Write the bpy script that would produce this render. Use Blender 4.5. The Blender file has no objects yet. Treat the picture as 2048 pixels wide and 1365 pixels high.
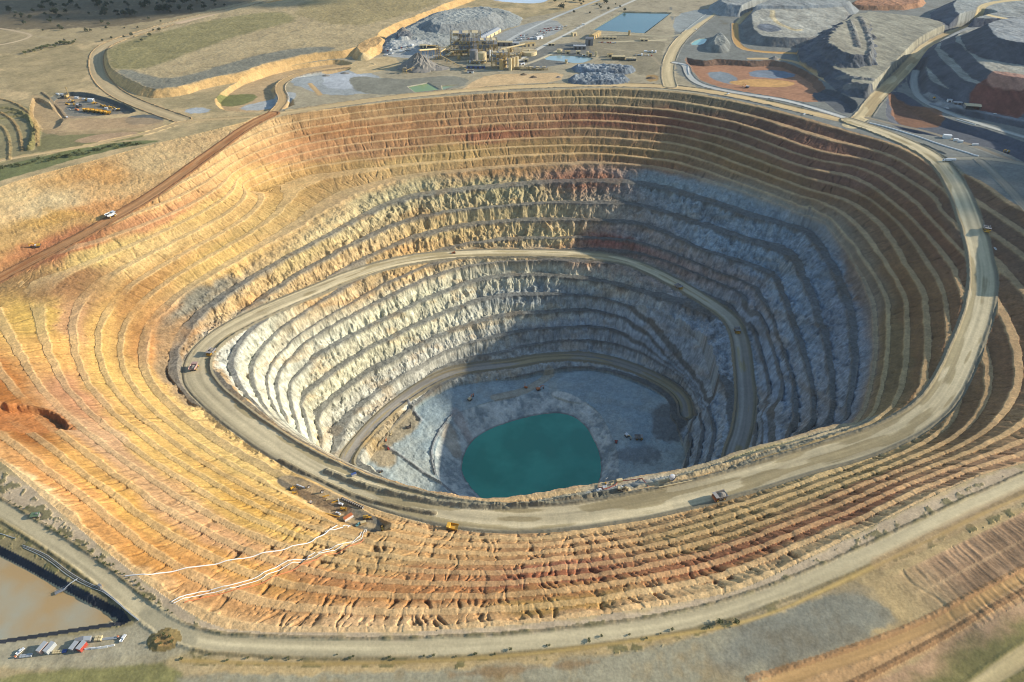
import bpy, bmesh, math, random, time
import numpy as np
T0 = time.time()
random.seed(7)
C = bpy.context.scene.collection
# ------------------------------------------------------------------ camera, light, exposure
CAM_H = 420.0
PITCH = math.radians(38.0)
FPX = 1365.3                                   # focal length in pixels of the 2048 px wide photograph
cam_d = bpy.data.cameras.new('camera')
cam_d.lens = 24.0; cam_d.sensor_width = 36.0
cam_d.clip_start = 5.0; cam_d.clip_end = 30000.0
cam = bpy.data.objects.new('camera', cam_d); C.objects.link(cam)
cam.location = (0, 0, CAM_H)
cam.rotation_euler = (math.pi/2 - PITCH, 0, 0)
bpy.context.scene.camera = cam

SUN_EL = math.radians(19.5)
SUN_AZ = math.radians(9.0)                     # measured from +x towards +y
world = bpy.data.worlds.new('World'); bpy.context.scene.world = world
world.use_nodes = True
wn = world.node_tree.nodes; wl = world.node_tree.links
sky = wn.new('ShaderNodeTexSky'); sky.sky_type = 'NISHITA'; sky.sun_disc = False
sky.sun_elevation = SUN_EL; sky.sun_rotation = math.pi/2 - SUN_AZ
sky.air_density = 1.0; sky.dust_density = 0.3; sky.ozone_density = 2.0
bg = wn['Background']; bg.inputs['Strength'].default_value = 0.15
wl.new(sky.outputs['Color'], bg.inputs['Color'])
sun_d = bpy.data.lights.new('sun', 'SUN'); sun_d.energy = 5.0; sun_d.angle = math.radians(0.5)
sun_d.color = (1.0, 0.92, 0.80)
sun = bpy.data.objects.new('sun', sun_d); C.objects.link(sun)
sx, sy, sz = math.cos(SUN_EL)*math.cos(SUN_AZ), math.cos(SUN_EL)*math.sin(SUN_AZ), math.sin(SUN_EL)
from mathutils import Vector, Matrix
sun.rotation_euler = Vector((sx, sy, sz)).to_track_quat('Z', 'Y').to_euler()
sun.location = (1500, 100, 900)
vs = bpy.context.scene.view_settings
vs.view_transform = 'Standard'; vs.look = 'None'; vs.exposure = 0.62; vs.gamma = 1.0
sc = bpy.context.scene
sc.cycles.pixel_filter_type = 'BLACKMAN_HARRIS'; sc.cycles.filter_width = 1.05
sc.cycles.max_bounces = 4; sc.cycles.diffuse_bounces = 2; sc.cycles.glossy_bounces = 2
sc.cycles.transmission_bounces = 2; sc.cycles.volume_bounces = 0

# ------------------------------------------------------------------ picture point -> place
cp, sp_ = math.cos(PITCH), math.sin(PITCH)
def ray(px, py):
    a = (np.asarray(px, float) - 1024)/FPX; b = (682.5 - np.asarray(py, float))/FPX
    return a, cp + b*sp_, -sp_ + b*cp
def UP(px, py, z=0.0):
    dx, dy, dz = ray(px, py)
    t = (np.asarray(z, float) - CAM_H)/dz
    return dx*t, dy*t
def line(pts, z=0.0):
    """list of (px,py) or (px,py,z) -> world xyz array"""
    out = []
    for p in pts:
        zz = p[2] if len(p) > 2 else z
        x, y = UP(p[0], p[1], zz); out.append((float(x), float(y), float(zz)))
    return np.array(out)
def smooth_line(P, n=2, closed=False):
    for _ in range(n):
        if closed: A = P; B = np.roll(P, -1, 0)
        else: A = P[:-1]; B = P[1:]
        Q = np.empty((len(A)*2, P.shape[1])); Q[0::2] = A*.75+B*.25; Q[1::2] = A*.25+B*.75
        if not closed: Q = np.vstack([P[:1], Q, P[-1:]])
        P = Q
    return P

# ------------------------------------------------------------------ noise
_rng = np.random.RandomState(11)
_LAT = _rng.rand(512, 512).astype(np.float32)
def vn(x, y, seed=0):
    x = np.asarray(x, np.float32) + seed*37.13; y = np.asarray(y, np.float32) + seed*91.7
    xi = np.floor(x); yi = np.floor(y); fx = x-xi; fy = y-yi
    fx = fx*fx*(3-2*fx); fy = fy*fy*(3-2*fy)
    xi = xi.astype(np.int32) & 511; yi = yi.astype(np.int32) & 511
    x1 = (xi+1) & 511; y1 = (yi+1) & 511
    a = _LAT[xi, yi]; b = _LAT[x1, yi]; c = _LAT[xi, y1]; d = _LAT[x1, y1]
    return (a + (b-a)*fx) + ((c-a) + (a-b-c+d)*fx)*fy
def fbm(x, y, seed=0, octv=4):
    s = 0; a = 1; t = 0
    for i in range(octv):
        s = s + a*(vn(x, y, seed+i*3)-.5); t += a*.5; a *= .55; x = x*2.03; y = y*2.03
    return s/t
def sstep(a, b, x):
    t = np.clip((x-a)/(b-a), 0, 1); return t*t*(3-2*t)

# ------------------------------------------------------------------ traced lines of the pit
RAMP1 = [(1700,243,0),(1760,263,0),(1820,288,0),(1868,314,-1),(1898,346,-4),(1922,392,-9),(1942,445,-17),(1957,495,-25),(1967,550,-32),
 (1962,610,-38),(1942,670,-44),(1915,735,-50),(1885,790,-55),(1845,833,-58),(1780,868,-62),(1700,897,-65),(1600,925,-68),(1500,957,-70),
 (1400,985,-72),(1300,1007,-74),(1200,1025,-75),(1100,1036,-77),(1000,1038,-79),(900,1026,-81),(800,1003,-84),(700,968,-87),(620,930,-89),
 (540,882,-92),(470,832,-95),(415,785,-98),(392,752,-101),(396,716,-104),(425,682,-108),(470,652,-113),(540,618,-120),(620,585,-128),
 (700,552,-136),(780,527,-143),(860,513,-150),(960,507,-157),(1060,507,-160),(1150,509,-163),(1230,517,-166),(1290,535,-170),(1350,566,-174),
 (1410,600,-179),(1462,638,-184),(1480,675,-188),(1487,740,-193),(1492,800,-198),(1485,860,-202),(1468,905,-206)]
RAMP2_TAIL = [(690,922,-238),(712,888,-240),(755,840,-244),(800,802,-248),(850,768,-251),(900,744,-254),(960,734,-257),(1020,728,-259),
 (1080,716,-261),(1150,711,-264),(1220,720,-266),(1290,745,-268),(1340,772,-270),(1368,800,-272),(1372,830,-274)]
R1 = line(RAMP1); R2b = line(RAMP2_TAIL)
mid = np.array([(262,548,-210),(215,518,-213),(120,500,-218),(0,498,-224),(-100,514,-229),(-165,540,-232),(-203,570,-235)], float)
SPIRAL = smooth_line(np.vstack([R1, mid, R2b]), 2)
ORANGE = smooth_line(line([(545,228,0),(500,250,-3),(455,282,-7),(400,322,-13),(340,366,-19),(280,406,-25),(215,443,-30),(140,485,-36),(60,525,-42),(-60,590,-50)]), 2)
RIM_PX = [(520,236),(600,226),(700,213),(800,201),(900,192),(1000,185),(1100,180),(1200,176),(1300,178),(1400,188),(1500,206),(1600,232),(1700,262),
 (1780,284),(1840,306),(1885,326),(1925,345),(1975,368),(2030,410),(2110,455),(2220,515),(2320,600),(2390,690),(2400,770),(2340,845),(2230,888),(2130,910),(2048,926),
 (1952,953),(1860,995),(1760,1045),(1640,1105),(1560,1145),(1475,1182),(1400,1198),(1300,1215),(1200,1230),(1100,1243),(1000,1252),(900,1259),(800,1264),(700,1266),(600,1266),(500,1263),
 (430,1255),(350,1208),(250,1133),(150,1050),(60,972),(5,925),(-60,880),(-180,790),(-330,680),(-360,600),(-250,500),(-120,430),(0,372),(100,343),(200,318),(300,290),(420,262)]
RIM = line(RIM_PX, 0.0)
CONTOURS = [
 # right wall benches
 (-18, [(1348,219),(1416,231),(1485,246),(1553,270),(1621,294),(1656,304),(1724,314),(1775,328),(1826,362),(1878,393),(1905,425)]),
 (-36, [(1348,251),(1450,273),(1519,297),(1587,325),(1638,338),(1690,345),(1731,359),(1775,393),(1826,434),(1895,508),(1929,549)]),
 (-54, [(1348,284),(1416,301),(1485,328),(1553,352),(1621,379),(1673,390),(1717,407),(1775,451),(1809,515),(1840,560),(1857,587),(1861,645),(1867,696),(1857,748)]),
 (-72, [(1348,320),(1430,345),(1530,385),(1600,410),(1640,425),(1669,440),(1734,522),(1768,577),(1782,611),(1779,696),(1765,782),(1751,826)]),
 (-90, [(330,650),(390,600),(470,548),(560,500),(640,460),(720,410),(800,375),(900,360),(1000,350),(1100,344),(1180,340),(1280,342),(1348,356),(1420,378),(1500,402),(1570,424),(1626,440),(1662,478),(1700,540),(1727,610),(1734,680),(1730,748),(1714,815),(1692,852)]),
 # far wall benches, left of the corner
 (-18, [(700,240),(800,228),(900,220),(1000,213),(1100,209),(1200,207),(1348,219)]),
 (-36, [(620,285),(700,272),(800,261),(900,252),(1000,244),(1100,240),(1200,238),(1348,251)]),
 (-54, [(560,335),(640,312),(720,300),(800,293),(900,285),(1000,277),(1100,273),(1200,272),(1348,284)]),
 (-72, [(500,390),(600,350),(700,340),(800,327),(900,320),(1000,310),(1100,306),(1200,304),(1348,320)]),
 # rock benches on the far wall
 (-100, [(1485,432),(1570,452),(1612,460),(1640,498),(1680,570),(1704,640),(1707,740),(1688,845)]),
 (-114, [(640,520),(720,475),(800,440),(900,420),(1000,410),(1100,402),(1180,402),(1280,404),(1348,424),(1399,440),(1468,463),(1519,478),(1584,492),(1600,516),(1632,590),(1664,690),(1674,800),(1664,855)]),
 (-132, [(800,478),(900,448),(1000,437),(1100,433),(1180,436),(1280,440),(1348,467),(1416,500),(1485,520),(1532,536),(1556,547),(1568,572),(1596,650),(1627,757),(1634,845)]),
 (-150, [(1000,474),(1100,472),(1190,470),(1280,480),(1348,505),(1433,540),(1502,568),(1525,578),(1536,604),(1566,690),(1596,775),(1600,855)]),
 (-163, [(1348,542),(1416,577),(1484,606),(1498,618),(1508,660),(1522,740),(1540,813),(1546,870)]),
 # below the ramp, far wall
 (-178, [(620,712),(700,665),(800,618),(900,570),(1000,543),(1100,545),(1200,553),(1290,580),(1345,590)]),
 (-196, [(600,785),(700,712),(800,660),(900,612),(1000,585),(1100,585),(1200,592),(1290,622),(1350,660),(1400,700),(1430,755)]),
 (-214, [(620,830),(700,757),(800,705),(900,655),(1000,624),(1100,620),(1180,612),(1270,640),(1340,680),(1390,722),(1412,790),(1425,850)]),
 (-232, [(655,865),(700,815),(800,752),(900,695),(1000,664),(1100,655),(1200,647),(1290,680),(1350,718),(1385,755),(1402,800),(1412,860)]),
 (-250, [(940,712),(1000,704),(1080,696),(1200,688),(1290,712),(1350,742),(1385,780),(1398,840)]),
 # crest of the near inner lip that hides the bottom
 (-84, [(640,948),(700,975),(760,992),(870,1006),(990,1003),(1060,993),(1150,977),(1250,958),(1340,947),(1430,922),(1500,896),(1560,883),(1620,866),(1690,850)]),
]
LAKE = [(922,935),(930,902),(952,874),(985,856),(1030,841),(1075,830),(1115,826),(1145,832),(1170,850),(1188,880),(1200,910),(1203,940),(1198,965),(1180,995),(1140,1020),(1080,1035),(1020,1030),(975,1008),(945,980),(928,955)]
LAKE_CREST = [(868,930),(885,880),(905,850),(925,832),(1010,800),(1100,778),(1190,812),(1225,870),(1240,930),(1235,1000),(1190,1050),(1080,1070),(985,1060),(905,1010),(875,970)]
FLOOR_Z = -278.0

# base surface of the pit on a 4 m raster: harmonic interpolation between the traced levels
GX0, GX1, GY0, GY1, GS = -1250.0, 1050.0, 150.0, 1400.0, 4.0
nx = int((GX1-GX0)/GS)+1; ny = int((GY1-GY0)/GS)+1
gx = GX0+GS*np.arange(nx); gy = GY0+GS*np.arange(ny)
GXX, GYY = np.meshgrid(gx, gy)
def inside_poly(X, Y, P):
    r = np.zeros(X.shape, bool); n = len(P)
    for i in range(n):
        x0, y0 = P[i][:2]; x1, y1 = P[(i+1) % n][:2]
        if y0 == y1: continue
        c = ((Y < y0) != (Y < y1))
        if not c.any(): continue
        r ^= c & (X < (x1-x0)*(Y-y0)/(y1-y0)+x0)
    return r
def dist_line(X, Y, P, reach=1e9, closed=False, want=False):
    """distance to a polyline, with along-distance, signed side and z of the nearest point"""
    X = X.astype(np.float32); Y = Y.astype(np.float32)
    D = np.full(X.shape, reach, np.float32)
    if want: S = np.zeros(X.shape, np.float32); Z = np.zeros(X.shape, np.float32); G = np.ones(X.shape, np.float32)
    n = len(P); acc = 0.0
    for i in range(n if closed else n-1):
        A = P[i]; B = P[(i+1) % n]; dx = B[0]-A[0]; dy = B[1]-A[1]; L2 = dx*dx+dy*dy
        if L2 < 1e-9: continue
        L = math.sqrt(L2)
        if reach < 1e8:
            m = (X > min(A[0],B[0])-reach) & (X < max(A[0],B[0])+reach) & (Y > min(A[1],B[1])-reach) & (Y < max(A[1],B[1])+reach)
            idx = np.nonzero(m)
            if len(idx[0]) == 0: acc += L; continue
        else: idx = tuple(np.indices(X.shape).reshape(X.ndim, -1)) if False else np.nonzero(np.ones(X.shape, bool))
        xx = X[idx]-A[0]; yy = Y[idx]-A[1]
        t = np.clip((xx*dx+yy*dy)/L2, 0, 1)
        ex = xx-t*dx; ey = yy-t*dy
        d = np.sqrt(ex*ex+ey*ey)
        b = d < D[idx]
        if b.any():
            sel = tuple(k[b] for k in idx)
            D[sel] = d[b]
            if want:
                S[sel] = acc+t[b]*L; Z[sel] = A[2]+(B[2]-A[2])*t[b]
                G[sel] = np.sign(dx*ey[b]-dy*ex[b]+1e-9)
        acc += L
    if want: return D, S, Z, G
    return D
HW1 = 19.0
def solve_base():
    RIMs = smooth_line(RIM, 1, True)
    fixed = ~inside_poly(GXX, GYY, RIMs)
    val = np.zeros(GXX.shape, np.float32)
    for z, pts in CONTOURS:
        L = smooth_line(line(pts, z), 1)
        d = dist_line(GXX, GYY, L, 8.0)
        m = (d < 2.9) & ~fixed
        fixed |= m; val[m] = z
    # floor
    FL = line([(735,935),(800,845),(860,800),(910,768),(1000,750),(1100,735),(1200,742),(1280,770),(1330,800),(1345,850),(1350,920),(1330,1000),(1200,1050),(1000,1060),(850,1030),(780,985)], FLOOR_Z)
    m = inside_poly(GXX, GYY, FL) ; fixed |= m; val[m] = FLOOR_Z+.12*np.clip(20-GXX[m], 0, 250)
    for L, hw in ((SPIRAL, HW1+1), (ORANGE, 15)):
        d, s, z, g = dist_line(GXX, GYY, L, 60.0, want=True)
        m = (d < hw); 
        fixed |= m; val[m] = np.minimum(z[m], 0)
    # initial guess + multigrid-like relaxation
    def relax(v, f, fv, it):
        v = v.copy()
        for k in range(it):
            a = np.empty_like(v)
            p = np.pad(v, 1, mode='edge')
            a = (p[:-2,1:-1]+p[2:,1:-1]+p[1:-1,:-2]+p[1:-1,2:])*.25
            v = v+(a-v)*1.0
            v[f] = fv[f]
        return v
    levels = []
    f, fv = fixed, val
    while min(f.shape) > 24:
        levels.append((f, fv))
        h, w = (f.shape[0]+1)//2*2, (f.shape[1]+1)//2*2
        F = np.zeros((h, w), bool); V = np.zeros((h, w), np.float32)
        F[:f.shape[0], :f.shape[1]] = f; V[:f.shape[0], :f.shape[1]] = fv
        if f.shape[0] < h: F[-1] = F[-2]; V[-1] = V[-2]
        if f.shape[1] < w: F[:, -1] = F[:, -2]; V[:, -1] = V[:, -2]
        cnt = F.reshape(h//2, 2, w//2, 2).sum((1, 3)); sm = (V*F).reshape(h//2, 2, w//2, 2).sum((1, 3))
        f = cnt > 0; fv = np.where(f, sm/np.maximum(cnt, 1), 0).astype(np.float32)
    v = np.zeros(f.shape, np.float32); v = relax(v, f, fv, 400)
    for f, fv in reversed(levels):
        v = np.repeat(np.repeat(v, 2, 0), 2, 1)[:f.shape[0], :f.shape[1]]
        v[f] = fv[f]; v = relax(v, f, fv, 120)
    return v, inside_poly(GXX, GYY, RIMs)
BASE, INPIT = solve_base()
# light smoothing so traced kinks round off
for _ in range(2):
    p = np.pad(BASE, 1, mode='edge')
    BASE = (p[:-2,1:-1]+p[2:,1:-1]+p[1:-1,:-2]+p[1:-1,2:]+2*p[1:-1,1:-1])/6
print('base solved', time.time()-T0)
def samp(G, X, Y):
    fx = np.clip((X-GX0)/GS, 0, nx-1.001); fy = np.clip((Y-GY0)/GS, 0, ny-1.001)
    xi = fx.astype(np.int32); yi = fy.astype(np.int32); fx = (fx-xi).astype(np.float32); fy = (fy-yi).astype(np.float32)
    a = G[yi, xi]; b = G[yi, xi+1]; c = G[yi+1, xi]; d = G[yi+1, xi+1]
    return (a+(b-a)*fx)*(1-fy)+(c+(d-c)*fx)*fy
# ------------------------------------------------------------------ the terrain sheet (fan grid, finer near, coarser far)
Q = 1.0
def Wd(y): return 0.92*(0.788*np.maximum(y, 100.0)+259.0)
ys = [120.0]
while ys[-1] < 2750:
    y = ys[-1]; ys.append(y + Q*(1.08 if y < 1340 else 1.08+(y-1340)*0.0042))
ys = np.array([-1500.0, -400.0, 0.0] + ys + [3000, 3500, 4500, 6000.0])
us = np.concatenate([[-3, -2, -1.3], np.linspace(-1, 1, int(1460/Q)), [1.3, 2, 3]])
NR, NC = len(ys), len(us)
X = (us[None, :]*Wd(ys)[:, None]).astype(np.float32); Y = np.repeat(ys[:, None], NC, 1).astype(np.float32)
Z = np.zeros_like(X)
AR = np.arange(NR); AC = np.arange(NC)
def lookup(A, x, y):
    r = float(np.interp(y, ys, AR)); c = float(np.interp(x/Wd(np.float64(y)), us, AC))
    r0 = min(int(r), NR-2); c0 = min(int(c), NC-2); fr = r-r0; fc = c-c0
    return (A[r0, c0]*(1-fc)+A[r0, c0+1]*fc)*(1-fr)+(A[r0+1, c0]*(1-fc)+A[r0+1, c0+1]*fc)*fr
def hit(px, py):
    """where the line of sight through a picture point meets the terrain"""
    dx, dy, dz = [float(v) for v in ray(px, py)]
    t = (60-CAM_H)/dz; dt = 4.0
    while t < 6000:
        x, y, z = dx*t, dy*t, CAM_H+dz*t
        if lookup(Z, x, y) >= z: break
        t += dt
    a, b = t-dt, t
    for _ in range(12):
        m = (a+b)/2
        if lookup(Z, dx*m, dy*m) >= CAM_H+dz*m: b = m
        else: a = m
    return dx*b, dy*b, float(lookup(Z, dx*b, dy*b))

def lin(c):
    c = np.asarray(c, float)/255.0
    return np.where(c <= .04045, c/12.92, ((c+.055)/1.055)**2.4)
ALB = 0.80                                      # picture colour of a sunlit surface -> albedo
def alb(c): return (lin(c)*ALB).astype(np.float32)

pitm = inside_poly(X, Y, smooth_line(RIM, 1, True))
N20 = fbm(X/22, Y/22, 1, 4); N60 = fbm(X/70, Y/70, 2, 3); N6 = fbm(X/6, Y/6, 3, 3)
S = samp(BASE, X, Y)
S[~pitm] = 0
deep = sstep(-78, -104, S)                       # 0 oxide .. 1 rock
# along-slope streaks: noise dragged along the fall line of the base surface
gyy, gxx = np.gradient(BASE, GS); gm = np.sqrt(gxx**2+gyy**2)+1e-4
# smooth the flow a little
gxn, gyn = gxx/gm, gyy/gm
for _ in range(3):
    for G_ in (gxn, gyn):
        p = np.pad(G_, 1, mode='edge'); G_[:] = (p[:-2,1:-1]+p[2:,1:-1]+p[1:-1,:-2]+p[1:-1,2:]+G_)/5
pi = np.nonzero(pitm); xp = X[pi]; yp = Y[pi]
def drag(lam, reach, step, seed, wob=0.0):
    acc = np.zeros(len(xp), np.float32)
    for sgn in (1, -1):
        x = xp.copy(); y = yp.copy(); n = int(reach/step)
        for k in range(n):
            a = samp(gxn, x, y); b = samp(gyn, x, y)
            if wob: 
                w = (vn(x/9, y/9, 77)-.5)*wob; a, b = a-b*w, b+a*w
            x = x+sgn*a*step; y = y+sgn*b*step
            acc += vn(x/lam, y/lam, seed)*(1-k/n)
    acc -= acc.mean(); acc /= acc.std()+1e-6
    o = np.zeros_like(X); o[pi] = acc; return o
RILL = drag(2.6, 14, 2.2, 5, 1.3)
RILL2 = drag(7.0, 22, 4.0, 6, .8)
print('streaks', time.time()-T0)
# area where the near wall is deeply gullied, and the slumped corner on the left
def blob(px, py, z, rx, ry, ang=0):
    x, y = UP(px, py, z); c, s = math.cos(ang), math.sin(ang)
    u = ((X-x)*c+(Y-y)*s)/rx; v = (-(X-x)*s+(Y-y)*c)/ry
    return np.exp(-(u*u+v*v)).astype(np.float32)
slump = np.clip((blob(230,600,-70,52,26,-.5)*1.1+blob(330,660,-90,34,26,-.6)*.9+blob(60,600,-50,60,26,0)+blob(30,840,-30,55,40,0)-.15)*1.1, 0, .92)
slump = np.clip(slump+N20*.6*(slump > .05), 0, 1)
SP = line([(545,225),(420,258),(300,286),(200,314),(100,339),(0,368),(-130,425),(-300,500),(-300,640),(-60,600),(60,528,-42),(140,488,-36),(215,446,-30),(280,409,-25),(340,369,-19),(400,325,-13),(455,285,-7),(500,252,-3)])
slump = np.where(inside_poly(X, Y, SP), np.maximum(slump, .85+N60*.3), slump)
Sj = S + N60*(.7+.6*deep) + N20*(.28+1.0*deep) + (RILL2*.12)*(1-deep)+RILL2*.35*deep
for L, hw in ((SPIRAL, 20), (ORANGE, 13)):
    pass
LV = np.array([200., 0] + [-9.*k for k in range(1, 10)] + [-96., -114, -132, -150, -161, -178, -196, -214, -232, -250, -268, -300, -400])
idx = np.clip(np.searchsorted(-LV, -Sj, side='right')-1, 0, len(LV)-2)
top = LV[idx]; h = top-LV[idx+1]
t = (top-Sj)/h
bf = np.where(deep > .5, .33, .31)+N20*.06
u = np.clip((t-bf)/(1-bf), 0, 1)
face = u**(.9)
Zt = top - h*face - np.clip(t/bf, 0, 1)*(.5)
facem = sstep(.0, .08, u)*(1-sstep(.92, 1, u))
gully = np.clip(RILL-.40, 0, 2.2)
gmask = np.clip(.22+1.0*sstep(520, 360, Y)*sstep(-330, -60, X)+.4*sstep(.0,.3,N60), 0, 1.4)
Zt = Zt - (gully*1.25*gmask*(1-deep)+ np.clip(RILL,-2,2)*.16*(1-deep))*(.15+.75*facem)
# broken rock faces
rk = (np.abs(fbm(X/21, Y/21, 21, 5))*-11.0 + fbm(X/5, Y/5, 22, 3)*2.4 + np.clip(RILL2,-2,2)*(.6+1.3*sstep(120, 300, X))+np.clip(RILL,-2,2)*.5)
Zt = Zt + rk*deep*(.12+.88*facem)
Zt = np.minimum(Zt, top+.6)
rill_ok = np.clip(1-slump, 0, 1)
Zs = S + N20*1.0 + N6*.35 - np.clip(RILL, 0, 2)*.12
Zt = Zt*(1-slump)+Zs*slump
Z = np.where(pitm, Zt, 0).astype(np.float32)
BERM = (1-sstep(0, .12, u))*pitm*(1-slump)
print('terraces', time.time()-T0)
COL = np.zeros(X.shape+(3,), np.float32)
LAB = np.zeros(X.shape, np.int8)              # 0 ground 1 pit_wall 2 haul_ramp 3 pit_floor 4 dirt_road 5 waste_dump 6 tailings_hill 7 grass_plateau 8 basin
LAB[pitm] = 1
# ---- rock and soil colours of the pit, keyed by place and level; right rock also shade-tinted
CP = [
(700,1258,205,165,130),(700,1235,195,145,105),(700,1205,190,132,82),(700,1185,182,120,78),(700,1160,188,126,84),(700,1130,190,148,102),(700,1105,195,156,112),(700,1080,190,150,108),
(1100,1236,202,155,115),(1100,1215,185,140,82),(1100,1190,180,122,78),(1100,1165,164,92,68),(1100,1145,172,100,78),(1100,1120,185,128,90),(1100,1095,195,142,102),(1100,1078,190,150,110),
(1450,1165,210,175,135),(1450,1145,185,118,78),(1450,1120,168,96,68),(1450,1100,175,108,78),(1450,1070,180,138,92),(1450,1040,184,148,100),
(1700,1060,212,175,135),(1700,1020,180,112,82),(1700,990,180,122,88),(1700,960,176,145,100),(1700,930,176,148,106),(1950,940,195,142,108),(1950,905,182,138,100),
(900,1235,200,152,112),(900,1190,178,115,75),(900,1150,182,122,84),(900,1100,195,145,100),
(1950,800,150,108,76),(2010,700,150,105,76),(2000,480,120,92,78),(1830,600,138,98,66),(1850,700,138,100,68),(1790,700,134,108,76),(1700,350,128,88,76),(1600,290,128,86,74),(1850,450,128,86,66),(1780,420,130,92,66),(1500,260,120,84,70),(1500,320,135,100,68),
(30,950,222,185,145),(100,965,208,142,88),(200,1050,206,144,88),(300,1110,204,138,74),(200,950,206,152,86),(215,880,196,152,122),(330,1000,198,152,116),(420,1060,196,145,108),(300,900,208,164,98),(400,950,204,164,98),(450,900,208,174,110),(500,1000,200,150,74),(560,1060,202,158,88),(500,1150,200,142,80),(450,1200,202,145,98),(330,1160,206,160,118),(250,1000,204,150,80),
(100,700,206,152,90),(200,720,208,165,98),(60,640,196,158,85),(40,840,150,84,38),(10,800,165,98,48),(150,790,188,130,100),(200,650,208,160,96),(300,680,190,135,80),(250,600,180,128,78),(120,640,190,140,105),(320,780,208,168,100),(400,840,206,172,108),
(200,520,218,185,120),(300,500,218,180,125),(150,560,158,112,78),(130,500,190,112,80),(400,430,208,168,108),(500,350,206,162,108),(600,300,195,138,100),(450,520,208,170,104),(550,450,192,158,104),(600,380,192,152,96),(300,440,198,135,98),(420,340,206,160,115),
(60,385,210,182,140),(100,370,208,158,104),(100,410,212,186,148),(200,350,206,150,95),(30,470,190,150,100),(100,440,206,158,92),(300,320,206,175,135),(250,370,206,166,120),(400,285,200,166,126),(200,400,205,140,90),
(800,225,172,132,96),(1000,200,168,128,96),(1200,190,140,120,92),(800,255,176,124,88),(1000,240,168,122,90),(1000,262,152,92,70),(1200,245,142,86,68),(1300,235,130,78,62),(1200,265,156,118,88),(900,300,182,146,96),(1100,290,170,132,88),(1000,330,172,134,88),(1250,300,150,114,76),(1300,320,148,108,76),(800,290,178,128,92),(700,260,178,122,84),(700,300,186,134,98),(800,330,196,160,108),(1350,190,122,108,88),(650,340,196,152,100),
(800,400,182,168,124),(1000,380,170,156,112),(1000,430,188,168,120),(900,470,192,166,112),(1100,470,186,166,118),(700,450,196,176,128),(600,520,192,168,114),(500,580,186,156,106),(400,600,138,132,112),(350,680,160,128,88),(1170,360,150,108,82),(1220,480,152,100,82),(350,760,150,128,96),(620,560,195,165,115),(850,490,196,162,108),
(1340,370,150,158,150),(1450,395,146,156,152),(1560,438,142,154,154),(1640,520,138,150,154),(1690,650,136,144,148),(1400,400,150,160,158),(1500,500,148,162,164),(1300,480,154,150,140),(1600,600,146,160,166),(1550,750,144,158,166),(1716,560,134,116,98),(1690,760,138,144,146),(1630,456,138,144,142),  # grey-blue right rock, cooled and lightened to paint in blue shade light
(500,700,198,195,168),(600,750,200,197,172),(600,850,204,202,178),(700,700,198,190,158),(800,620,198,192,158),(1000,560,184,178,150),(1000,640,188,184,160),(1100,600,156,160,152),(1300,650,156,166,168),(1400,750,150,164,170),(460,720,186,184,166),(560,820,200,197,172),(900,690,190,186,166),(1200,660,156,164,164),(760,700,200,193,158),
]
P3 = []
for c in CP:
    x, y, z = hit(c[0], c[1]); P3.append((x, y, float(samp(S*0+S, x, y)) if False else z))
P3 = np.array(P3); PC = np.array([lin(c[2:]) for c in CP])*ALB
# evaluate on a coarse copy of the pit and spread
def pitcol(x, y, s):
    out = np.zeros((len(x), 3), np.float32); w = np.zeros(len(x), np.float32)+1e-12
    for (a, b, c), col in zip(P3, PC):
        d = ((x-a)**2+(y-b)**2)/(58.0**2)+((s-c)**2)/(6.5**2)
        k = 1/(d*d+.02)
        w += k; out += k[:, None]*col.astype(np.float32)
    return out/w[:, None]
stride = 4
xr = X[::stride, ::stride]; yr = Y[::stride, ::stride]
# strata jitter so colour bands wander
sj = (Z[pi] + N60[pi]*7 + N20[pi]*3)
out = np.zeros((len(xp), 3), np.float32)
for k in range(0, len(xp), 200000):
    out[k:k+200000] = pitcol(xp[k:k+200000], yp[k:k+200000], sj[k:k+200000])
g_ = out.mean(1, keepdims=True); out = g_+(out-g_)*.99; ox = sstep(-92, -70, S[pi])[:, None]; out = out*(1-.20*ox)+alb((206,160,96))*out.sum(1, keepdims=True)/alb((206,160,96)).sum()*.20*ox; out = out*(1+ox*(np.array([[.965, 1.01, .90]], np.float32)-1))
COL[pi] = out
print('strata', time.time()-T0)
# ------------------------------------------------------------------ ground outside the pit
out_m = ~pitm
def paint(mask, c, k=1.0):
    if isinstance(k, np.ndarray): kk = k[mask][:, None]
    else: kk = k
    COL[mask] = COL[mask]*(1-kk)+alb(c)*kk
def bbox_idx(P, M):
    r0 = np.searchsorted(ys, P[:,1].min()-M); r1 = np.searchsorted(ys, P[:,1].max()+M)
    r0 = max(r0-1, 0); r1 = min(r1+1, NR)
    return slice(r0, r1)
def sdf(P, M=60.0, closed=True):
    """signed distance to polygon P (world), rows limited to its neighbourhood; returns slice and array"""
    sl = bbox_idx(P, M); x = X[sl]; y = Y[sl]
    d = np.full(x.shape, M, np.float32)
    m = (x > P[:,0].min()-M) & (x < P[:,0].max()+M)
    ii = np.nonzero(m)
    if len(ii[0]):
        dd = dist_line(x[ii], y[ii], P, 1e6 if False else M, closed=closed)
        if closed:
            ins = inside_poly(x[ii], y[ii], P); dd = np.where(ins, -dd, dd)
        d[ii] = dd
    return sl, d
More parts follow.
